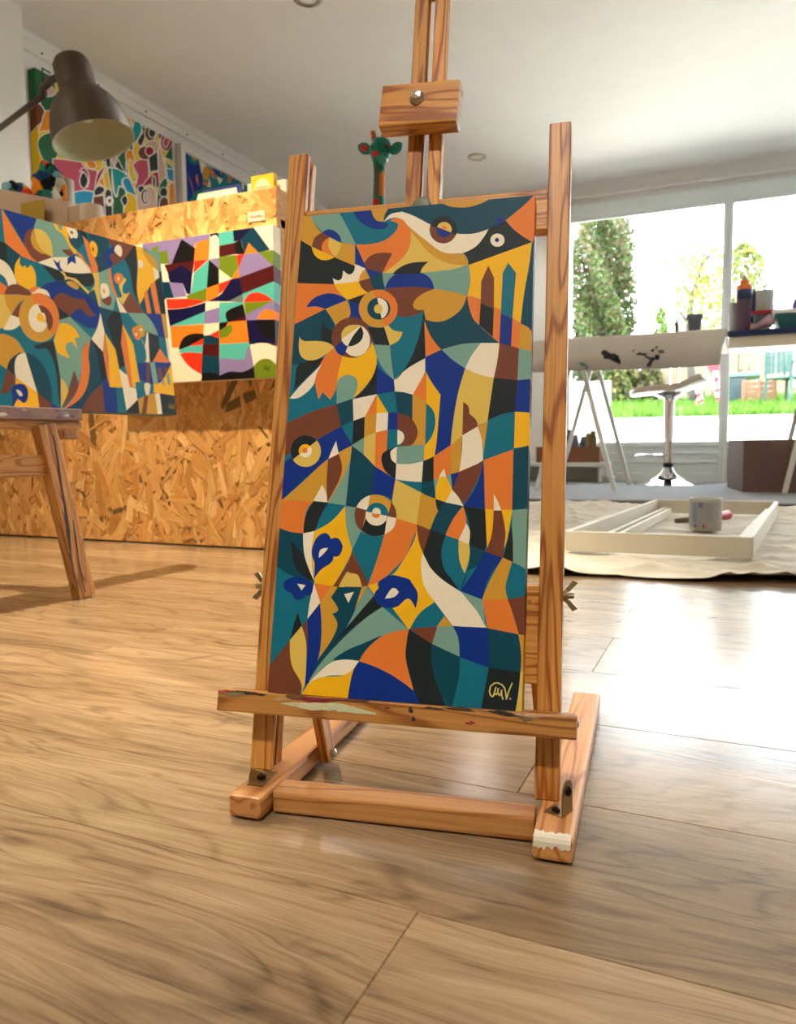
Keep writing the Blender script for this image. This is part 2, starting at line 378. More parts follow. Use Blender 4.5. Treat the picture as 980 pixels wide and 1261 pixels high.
C49 = dict(a=(330, 230, 4.9), b=(490, 230, 4.9), c=(330, 380, 4.9), d=(490, 380, 4.9), e=(320, 540, 4.9), f=(490, 540, 4.9), g=(310, 700, 4.9), h=(480, 700, 4.9))
MAIN = f"""
M a 150,170* 255,165* 290,240 350,300 410,330 525,348* 525,478* 400,430 270,370 190,318* 140,300*
S a 253,165* 425,150* 470,230 530,347* 450,335 370,305 310,255 280,220
T a 425,150* 520,140* 740,120* 760,200* 785,225 770,280 700,330 600,348 530,347* 470,230
N a 508,140* 620,130* 640,185 690,210 725,222* 715,245 680,257 620,250 560,215 530,180
M a 620,125* 745,115* 715,160 697,210* 660,205 635,180
D a 740,115* 980,80* b 300,80* 870,20* 825,50* 750,120 650,200* 545,255* 450,285 350,282 200,230 100,175 30,150 a 800,150 740,165 697,212* 705,165
M b 265,100* 560,55* 545,80* 490,105 430,122 380,125 320,120 285,108
M b 60,235* 170,325 250,385 330,403 390,400* 415,430 425,472* 330,468 250,440 180,390 120,320 80,270
L a 858,240* b 80,270 120,320 180,390 250,440 330,468 425,472* 330,498 230,515 140,520* 0,525* a 690,520* 790,450 850,370 862,290
O a 530,347* 610,347 700,325 765,275 785,225 735,205* 780,186 825,205 855,250 862,300 850,370 790,450 695,520* 600,505*
W a 697,212* 740,165 800,152 b 30,152 100,178 200,230 300,270 350,282 450,283 545,255* 510,320 460,370 390,400* 310,402 250,385 170,325 60,235 a 820,205 780,186 735,192
N a 525,347* 600,500* 575,492 527,478*
B a 580,458* 620,415 680,398 750,402* 725,450 690,518* 640,510 600,500*
N a 590,495* 692,518* 690,560* 610,552*
D a 610,552* 660,530 692,520* 695,570 707,612* 640,630*
S a 690,520* 790,520* 730,560 707,612* 695,570
N a 707,612* 730,560 770,527* 925,520* b 140,518* 175,535 205,565 222,616* 120,604 a 850,606
K a 750,528* 790,490 860,460 967,452* 930,490 918,525*
S b 138,518* 330,498 427,472* 436,540 415,656* 320,632 218,618* 205,570 175,535
M a 585,494* 615,551* 548,571* 545,530
W a 385,545* 530,468* 590,494* 556,530 548,571* 400,590*
K a 140,295* 188,315* 270,365 400,425 525,478* 515,515 488,530 452,503* 445,552 420,565 390,550* 400,588* 140,580*
Y a 262,360* 400,424* 370,440 320,441 280,412
B a 330,275* 376,301* 335,335 325,390* 264,360* 285,303
O a 372,303* 328,340 325,390* 402,421* 365,365
L a 370,306* 441,340* 430,390 402,421* 365,365
N a 328,275* 360,257 400,265 435,300 441,338* 372,303*
B a 548,571* 612,551* 640,630* 600,640* 565,610
Y a 400,588* 548,571* 565,610 603,640* 480,684* 430,640
O a 130,580* 400,588* 430,645 478,684* 400,712 345,738* 160,835* 100,850*
N a 230,728* 280,670 360,643 430,655 478,684* 400,712 345,738* 290,722
N a 490,690* 560,690* 570,780* 600,800* 495,800*
K a 478,684* 605,640* 570,668 548,703 495,690*
D c 130,110* 345,3* 380,60 420,120* 400,240* 330,310 200,330 160,490 125,545* 100,545*
T c 100,345* 250,330* 350,260* 420,300* 400,520* 420,578* 250,625 120,690* 90,700*
M a 345,738* 475,684* 492,720 497,770 470,800 410,850* 390,800
K c 335,70* 345,110 400,140* 385,200 398,220* 340,200 318,150
K c 175,350 230,318 345,295* 300,350 230,420 155,495* 165,420
L c 190,168* 215,195 290,195 360,205 402,235* 350,275 290,308 230,310 195,280 185,230
N c 655,335* 690,380 760,430* 765,502* 655,517*
K c 640,340* 655,335* 655,517* 518,541* 600,460
O c 402,235* 455,285* 420,430 412,480 375,550* 330,505* 305,550* 285,450 300,370 345,285
Y c 450,285* 540,285 600,170* 640,230 656,320 630,410 570,490 516,541* 540,470 530,420 490,400 450,410 415,455* 425,380
B c {ellipse(506, 175, 123)}
W c {ellipse(530, 193, 86, 96)}
L c 443,182* 448,135 490,100 560,103*
N c 447,195* 400,234* 420,270 455,287* 482,228* 460,215
K c 560,106* 576,150 560,195 520,222 482,228* 510,170
S c 415,460 430,420 490,400 530,425 538,470 516,541* 415,576*
W c 130,542* 200,460 325,335* 290,400 280,450 240,500 180,540
K c 600,112* 705,118* 735,222* 645,218* 620,160
B a 707,612* 850,604 b 120,604 222,617* 140,655 95,700 105,735 155,742* 110,775 40,787 a 800,782 760,760*
T a 760,790* 850,785 b 40,787 110,775 155,742* c 920,130 870,280 800,400 760,432* 735,330 735,222* 812,142* 760,130
L c 700,110* 722,95* 755,130 812,141* 790,190 735,222*
M b 218,617* 320,632 415,657* 380,740 300,800 230,815 160,800* 157,742* 110,742 90,715 110,675 160,640
M a {ellipse(665, 735, 118, 115)}
O a {ellipse(665, 735, 118, 115, -105, 70)}
D a {ellipse(668, 735, 70, 67)}
W a {ellipse(668, 735, 56, 64, -100, 72)}
L a {ellipse(665, 737, 26, 28)}
S c 640,217* 735,222* 745,320 760,432* 700,370 655,290
W c 760,430* 850,355 948,298* 948,380* 880,522* 820,505 765,500*
K c 938,10* 950,60* 948,299* 840,362 762,431* 800,400 870,280 920,130
O d 158,70* 200,170 262,247* 167,292*
D b 158,800* 230,816 300,800 380,740 415,657* 440,760 500,850 d 590,180* 612,207* 500,207 400,215 262,248* 200,170 160,70*
Y b 427,472* 812,333* 790,480 760,650 740,822* 620,760 520,690 417,656* 436,560
O b 417,656* 520,692 640,757 742,825* d 725,240* 612,208* 560,165 490,100 b 455,800 430,730
M b 742,822* 780,840 d 800,130 825,180* 850,330* 800,258* 722,239*
B b 545,475* 580,550* 578,735* 498,703* 502,570*
K b 498,703* 578,735* d 572,172* 490,100*
T b 665,458* 712,520* 690,795* 620,765* 632,520*
N b 620,765* 690,795* d 682,227* 612,208*
D b 808,335* 900,330* d 900,260* 830,250* 805,135 742,92* b 760,650 790,480
K b 832,330* 900,360* d 900,270* 834,260*
K b 395,400* 470,360 520,300 550,250* 650,202* 700,260 812,333* 425,472* 420,430
N b 570,242* 615,178* 648,206*
O b 650,203* 750,120 825,48* 900,40* 900,330* 812,334* 720,275
B b 824,268* 900,255* 900,372* 814,334*
W b {ellipse(600, 322, 43, 40)}
N b {ellipse(597, 321, 13)}
B b {ellipse(273, 260, 83, 82)}
K b {ellipse(273, 260, 83, 82, -162, 22)}
N b {ellipse(278, 258, 46, 46)}
L b {ellipse(278, 258, 46, 46, -160, 22)}
O b {ellipse(278, 253, 17, 18, -170, 20)}
S d 262,248* 380,215 502,207* 450,280 408,362* 330,310
W d 500,207* 614,208* 600,320 578,417* 490,397 406,362* 440,290
B d 612,208* 732,240* 722,432* 578,417* 600,310
S d 730,240* 800,256* 850,300* 850,440* 720,432*
N d 167,292* 264,248* 330,310 406,362* 370,480 340,640 320,825* 215,890* 235,780 257,520* 200,440 168,380
L d 405,362* 490,397 578,417* 565,560 540,682* 480,708 388,765* 318,825* 330,700 360,520
B d 393,563* 425,590 430,635* 470,670 482,710* 388,765*
K d 578,417* 722,432* 705,622* 620,645 540,675*
N d 720,432* 795,425* 795,628* 705,622*
B d 795,425* 860,440* 860,650* 795,628*
T d 540,678* 620,640 706,622* 700,843* 600,865 518,888*
Y d 706,622* 792,628* 860,720* 860,880* 785,830* 700,843*
M d 318,825* 388,765* f 372,200* 320,217* 318,38*
W d 388,765* 482,711* 505,780 512,880* f 514,130* 440,175 370,202* d 386,850
M d 480,711* 541,680* 525,800 516,890* 508,800
O d 168,378* 170,562* 88,520*
Y d 170,380* 200,440 257,520* 235,780 222,880 f 217,110* 152,136* 158,40* d 165,822* 170,560*
M d 88,518* 170,562* 165,822* 100,838 40,842* 90,800 115,740 105,690 88,660*
T d 170,570* 215,620 226,690 205,770 163,825*
D c 765,500* 820,505 874,522* 872,668* 780,635*
T c 655,517* 765,500* 780,635* 722,628*
M c 872,520* 952,560* 948,822* 870,842 900,760 870,670*
B c 778,632* 850,650 895,710 900,770 860,828 785,834* 820,800 820,750 780,730*
W c 780,730* 812,748 822,780 805,812 778,822*
K c 515,675* 585,650* 580,777* 508,822*
W c 512,547* 655,516* 585,652* 515,677*
M c 583,650* 655,632* 650,747* 580,777*
O c 655,516* 655,632* 585,652*
Y c 655,516* 724,629* 655,632*
W c 655,632* 725,628* 720,731* 650,747*
N c 725,627* 781,628* 780,729* 720,731*
S c 508,822* 580,777* e 628,110* 590,80 553,40*
L c 580,777* 650,747* e 695,168* 626,108*
O c 650,747* 722,731* e 770,80* 780,190 817,244* 692,167*
T c 722,731* 781,729* 780,840* 740,850* e 765,85* 765,60
K c 785,832* 730,850 e 740,90 733,135 755,195 815,244* 825,150* 798,130 790,85 825,50*
W e 828,48* 790,75 788,100 795,130 824,152*
S e 826,50* 990,36* 990,148* 823,150*
S f 0,55* 162,42* 152,137* 60,155 0,152*
W f -10,150* 60,155 152,137* 143,262* 70,258 0,249* -15,245*
T f -10,249* 70,259 143,262* 142,331* 60,298 -10,262*
D f 142,262* 222,250* 227,364* 142,331*
D c 413,577* 512,545* 515,677* 440,711*
B c 90,700* 120,690* 250,627 412,577* 440,709* 320,777 210,830 100,890*
T c 443,709* 514,677* 508,824*
N c 440,711* 508,822* e 555,44* 340,185 135,372* 120,370* 140,150* 180,120* c 320,778*
M e 555,42* 545,140 515,210 415,387* 345,380 130,373* 250,270 400,132
W e 460,15* 438,60 411,128* 475,95*
B e 412,124* 475,92* 495,170 478,250 405,387* 403,250
W e 375,280* 400,330 406,385* 322,376*
L e {ellipse(276, 76, 92, 96)}
K e {ellipse(276, 76, 92, 96, 148, 318)}
W e {ellipse(274, 74, 40, 40)}
Y e {ellipse(274, 74, 40, 40, 145, 320)}
O e {ellipse(272, 72, 16)}
S e 546,125* 520,405* 410,388* 492,250
D e 555,44* 630,102 692,168* 680,330* 585,417* 518,406* 545,140
N e 690,167* 817,246* 797,370* 750,345 676,340*
L e 817,246* 990,335* f 138,345* 118,522* e 950,521* 815,482* 797,370*
M f 138,330* 227,364* 247,450 195,552* 112,520*
O e 100,373* 326,378* 280,440 262,572* 180,562 90,528*
K e 325,378* 414,388* 360,480 330,555 262,572* 275,470
T e 412,388* 517,407* 430,500 335,555* 370,460
D e 90,530* 180,562 262,572* 270,700 328,862* 200,830 90,765*
K e 190,618* 250,690 290,770 328,868* 250,820 205,750
W e 260,572* 332,558* 312,660 314,760 328,862* 285,760 265,680
Y e 515,407* 522,500 557,668* 530,740 440,895* 330,895* 330,840* 315,760 311,660 335,555* 430,500
S e 517,406* 587,418* 572,470 612,557* 557,670* 522,540
T e 612,555* 752,582* 700,750 650,890* 600,810 555,675*
B e 556,680* 650,865* 650,905* 430,905* 520,770
L g 522,114* 555,50 578,18* 600,30 640,38 665,114*
N e 328,845* 330,750* 312,680 345,595 400,570 428,607* 470,600 500,650 480,705 445,712* 430,750 370,790
W e 355,720* 365,670 412,660* 385,695
O e 750,582* 820,480* 952,521* 925,600 870,720 780,815 700,890* 650,890* 710,720
M e {ellipse(697, 464, 126)}
W e {ellipse(697, 464, 126, 126, 202, 255)} 648,435*
B e 580,415* 642,432* 632,482 612,555* 582,520 571,460
K e 612,552* 640,482* 772,468* 752,577* 700,590 650,580
W e 768,466* 823,480* 805,540 752,578*
B e 768,468* 823,481* 820,430 792,380* 785,420
T e {ellipse(706, 455, 68)}
W e {ellipse(703, 462, 66, 64, 5, 200)}
W e {ellipse(703, 448, 27, 30)}
O e {ellipse(701, 455, 26, 25, 5, 190)}
K f 152,137* 217,108* 215,257* 143,262*
O f 215,109* 320,38* 317,217* 215,252*
S f 215,250* 322,215* 328,312* 228,366*
W f 278,180* 248,238 292,238*
Y f 248,237* 290,235 328,312* 290,384* 226,364* 230,290
W f 326,310* 362,350 394,407* 287,385*
N f 318,216* 374,200* 330,312*
B f 370,200* 514,138* 490,230 402,397* 328,308*
N f 512,135* 525,250 528,425* 396,408* 480,270
K f 225,365* 277,385* 245,447* 232,410
D f 277,384* 394,407* 340,480 288,584* 193,552* 230,460
O f 392,407* 412,510 372,612* 286,584* 330,490
W f 412,512* 434,560 432,642* 366,612*
K f 394,407* 528,427* 538,600 522,682* 428,640* 432,530
M f 108,560* 120,515*
B f 113,518* 197,552* 150,697* 122,620
K f 195,551* 290,584* 262,682 280,790 h 385,60 425,138* 320,70 240,0* f 150,695*
T f 288,583* 432,642* 432,720 h 447,50 424,138* 370,60 f 280,790 262,682
L f 366,612* 432,641* 430,720 402,814* 370,730
D f 430,640* 524,681* 490,760 h 470,20 424,134* f 405,860* 432,740
N f 520,680* 634,719* h 600,50 558,188* 424,134* f 460,800
M f 632,717* 694,745* h 708,60 700,120 712,188* 556,190* 600,80
T f 690,742* 760,780 h 830,-10 880,40* 880,150* 712,188* 698,110 720,20
O f 517,130* 697,65* 690,432* 525,427*
D f 697,65* 782,43* 860,110* 860,410* 688,432*
S f 688,431* 860,410* 860,700* h 880,80* f 770,790 690,745*
Y f 526,426* 690,431* 660,600 640,662* 538,682*
W f 578,336* 605,385 622,434* 578,434*
B f 577,434* 625,434* 648,560 642,640 632,720* 526,682* 565,580
K f 682,530* 692,600 694,746* 633,718* 655,640
Y f 112,520* 95,620 0,785 g 840,40* 850,240* 945,367* h 122,362* 190,270 272,207* 210,100 190,0 f 140,740 152,692* 125,620
W f 150,692* 138,760 148,860* h 225,140 300,240 380,348* 582,357* 550,290 430,142* 310,62 240,-10*
T h 270,203* 332,287* 282,352* 122,363* 180,270
M h 328,287* 378,347* 283,352*
S h 283,351* 380,347* 412,420 420,532* 255,457*
B h 122,362* 286,350* 255,457* 170,402*
N h 378,347* 592,360* 600,600* 420,535* 415,430
K h 118,368* 252,455* 250,550 280,680 370,890* 170,880* 130,680 97,560 95,450
D h 252,454* 420,534* 415,660 372,840* 372,890* 350,830 285,700 250,560
T h 420,536* 598,599* 580,700 540,890* 372,890* 415,670
D h 590,360* 782,400* 792,520 785,627* 598,600*
K h 597,598* 787,626* 772,760 750,900* 540,900*
M h 775,396* 900,410* 900,630* 788,627* 792,520
L h 787,627* 900,560* 900,900* 750,900* 775,760
O h 558,189* 712,187* 740,270 778,397* 588,360*
S h 430,140* 560,189* 578,357* 520,250
B h 710,186* 900,130* 900,430* 778,398* 745,280
D g 560,110* 668,112* 640,210 560,370 470,480 380,605* 360,560* 470,450
O g 372,88* 482,106* 410,212*
M g 480,104* 522,114* 478,172* 510,210 522,250 485,275* 517,315 510,370 460,470 392,572* 415,450 405,330 408,208*
D g 520,112* 668,114* 640,210 560,370 470,475 375,610* 400,550 470,450 517,350 487,275* 522,250 478,175*
W g 557,155* 616,141* 583,208*
M g 664,112* 697,104* 620,250*
S g 697,104* 737,168* 640,285 550,402* 625,250
K g 735,166* 788,233* 660,332 465,485* 560,370
D g 470,470* 640,330* 500,520* 335,700* 370,600
S g 788,232* 945,366* 820,397 700,442 560,502 450,605 335,700* 330,705* 440,540 640,338
N g 330,700* 320,600* 350,690*
D g 785,402* 700,440 560,502 488,552* 652,560* 690,490
O g 947,365* 800,402 700,480 648,560* 800,620 978,745* 930,550 935,440
W g 648,559* 560,550 480,567 400,632 335,700* 450,650 560,642 612,618*
Y g 270,800* 340,697* 420,657 560,642 648,560* 605,640 578,800*
N g 648,560* 800,620 900,680 990,750* h 190,850* g 570,840* 605,640
N g 335,310* 412,208* 420,400 395,560 320,712* 300,760* 335,500
W g 374,88* 405,180 412,208* 333,308* 350,200
Y g 700,102* 765,84* 765,120 740,162*
N g 745,190* 740,150 768,118* 765,80 840,40 900,50 950,65 h 130,85 168,150 155,242* 120,185 90,190 55,225 10,240 g 850,238 790,235
W g 803,182* 850,117 887,142* 860,172
T g 60,80* 375,92* 350,200 335,310* 300,345 230,432 105,590* 40,650*
N g 190,95 220,62 290,50 373,92* 360,155 330,165 300,185 265,190 240,150 205,135
W g 274,92* 325,100* 300,132*
K g 278,266* 302,348* 232,432* 250,350
B g 300,347* 336,310* 336,500 330,530* 315,430
B g 60,640* 105,588* 230,432* 240,570 305,700* 270,820* 40,820*
L g 230,432* 300,347* 325,430 330,530 322,700* 285,790* 300,700 240,580
N g 335,310* 412,208* 420,400 400,540 340,660* 318,712* 336,500
"""
SIGN = [[(640, 718), (631, 750), (624, 770), (616, 773), (606, 763), (600.6, 738), (608, 711), (629, 693), (651, 690), (676, 702), (692, 722), (698.5, 750), (703, 788), (716.5, 743), (737, 693)],
        [(631, 758), (642, 761), (650, 750), (654.6, 724)], [(652, 750), (660, 766), (669, 758), (674, 734)], [(674, 734), (674, 763), (682, 790)], [(724, 785), (728, 788)]]
def signature(crop, sx, sy, ox, oy, wd):
    """the painter's mark; coordinates taken in crop h, moved and scaled to its own place"""
    out = []
    for pl_ in SIGN:
        pts = [(ox + (x - 665) * sx, oy + (y - 740) * sy) for x, y in pl_]
        out += stroke(pts, wd)
    return out

# the little red, teal and orange pictures
R5 = dict(r=(170, 270, 5.444))
RED = """
p r -60,190* 30,158* 480,80* 480,130* 385,160* 375,195* 290,130* 225,300* 180,300* 30,300*
w r -120,190* 30,158* 30,300* -120,300*
g r 80,210* 130,170* 140,220* 195,208* 210,300* 150,300*
k r 290,132* 385,195* 375,280* 225,298*
m r 175,305* 378,278* 365,362* 290,305* 200,364*
n r 290,305* 365,358* 350,505* 325,500* 300,430* 205,422* 200,362*
w r 158,305* 175,305* 212,422* 172,420*
d r 120,420* 207,420* 242,528* 190,530* 120,600*
p r 207,422* 300,430* 325,517* 240,527*
o r 385,160* 480,128* 475,264* 375,280*
k r 483,80* 542,75* 542,132* 483,120*
w r 483,122* 520,105 543,135* 542,260* 473,267*
t r 537,70* 635,60* 645,160* 543,180*
m r 543,178* 648,158* 656,234* 543,254*
n r 633,60* 775,40* 690,142* 643,152*
k r 645,155* 690,140* 712,234* 655,236*
w r 773,40* 897,10* 1010,20* 1010,215* 900,208* 885,207*
d r 770,48* 885,205* 805,224* 742,158* 712,234* 690,135*
g r 803,222* 900,206* 1010,212* 1010,320* 900,310*
p r 712,232* 805,220* 902,310* 680,392* 668,335* 700,250*
o r 742,158* 805,223* 712,234*
r r 656,240* 712,232* 670,337*
g r 543,252* 658,238* 672,322* 625,397* 543,333*
p r 478,268* 543,258* 543,333*
k r 475,268* 543,333* 543,432* 460,462*
t r 375,360* 475,270* 460,462* 350,510*
r r 378,280* 477,265* 370,362*
w r 542,333* 622,400* 542,432*
o r 624,400* 670,325* 682,392*
o r 460,462* 542,432* 545,500 500,542 455,547*
r r 542,432* 622,402* 590,460 543,502*
g r 325,512* 460,462* 456,548* 330,534*
m r 680,390* 905,308* 1010,318* 1010,420* 905,418* 697,502*
n r 622,402* 682,390* 699,502* 600,552* 460,550* 545,510 600,440
t r 697,502* 905,418* 1010,420* 1010,550* 905,547* 708,562*
y r 600,552* 699,502* 705,557*
r r 708,557* 740,505 795,490 860,510 907,548*
g r 708,558* 850,550 907,545* 722,642*
p r 720,642* 907,545* 1010,560* 1010,672* 725,680*
o r 795,670* 830,620 880,605 1000,650* 1000,672*
n r 195,605* 330,592 455,555* 452,620* 212,717*
r r 188,535* 330,532* 458,548* 330,590 198,602*
w r 452,562* 470,552 546,550* 546,592* 450,617*
t r 545,558* 705,555* 705,582* 610,605 590,650 612,692* 543,702*
t r 210,718* 450,618* 444,702*
m r 600,690* 720,646* 726,680* 620,690*
k r 705,568* 722,648* 600,690* 585,640 610,606
p r 448,618* 546,590* 545,695* 442,702*
o r 214,717* 444,704* 438,775* 330,782 280,860* 228,862*
w r 442,702* 545,693* 545,742* 480,778* 436,770*
k r 270,875* 300,800 360,768 440,768* 440,800* 330,858
r r 340,850* 440,797* 437,845*
t r 270,890* 320,857 437,842* 434,905* 300,898
w r 200,1100* 240,930* 283,903* 420,1035* 422,1120*
r r 281,905* 330,892 434,900* 422,1038* 340,985
k r 543,695* 620,682* 625,705* 543,750*
r r 478,777* 545,741* 545,799*
o r 605,690* 727,678* 750,827* 546,838* 545,795*
g r 543,747* 622,700* 634,740 600,787 543,797*
d r 440,780* 480,777* 545,799* 545,838* 435,845*
m r 434,842* 545,835* 545,925* 430,908*
d r 430,905* 545,922* 547,1055* 423,1045*
t r 546,836* 750,825* 757,852* 725,880 710,942 546,932*
p r 546,930* 710,942* 735,860 757,850* 778,992* 700,1060 546,1060*
n r 725,677* 1010,670* 1010,840* 745,838*
k r 790,674* 1010,670* 1010,805 850,790
m r 745,836* 1010,825* 1010,880* 860,837
w r 750,852* 800,830 880,835 930,880 1010,1000* 940,1000* 775,987*
g r 773,987* 820,942 880,937 930,985* 1010,1000* 1010,1100* 785,1100*
k r 420,1100* 430,1035* 490,1025 548,1048* 620,1020 700,1024 775,987* 788,1100*
"""
PAL.update(p=(142, 124, 172), w=(244, 226, 196), g=(112, 132, 20), k=(12, 8, 8), m=(78, 8, 10), n=(8, 6, 58), d=(0, 56, 76), t=(84, 184, 168), o=(252, 128, 28), r=(246, 52, 18), y=(110, 116, 112))

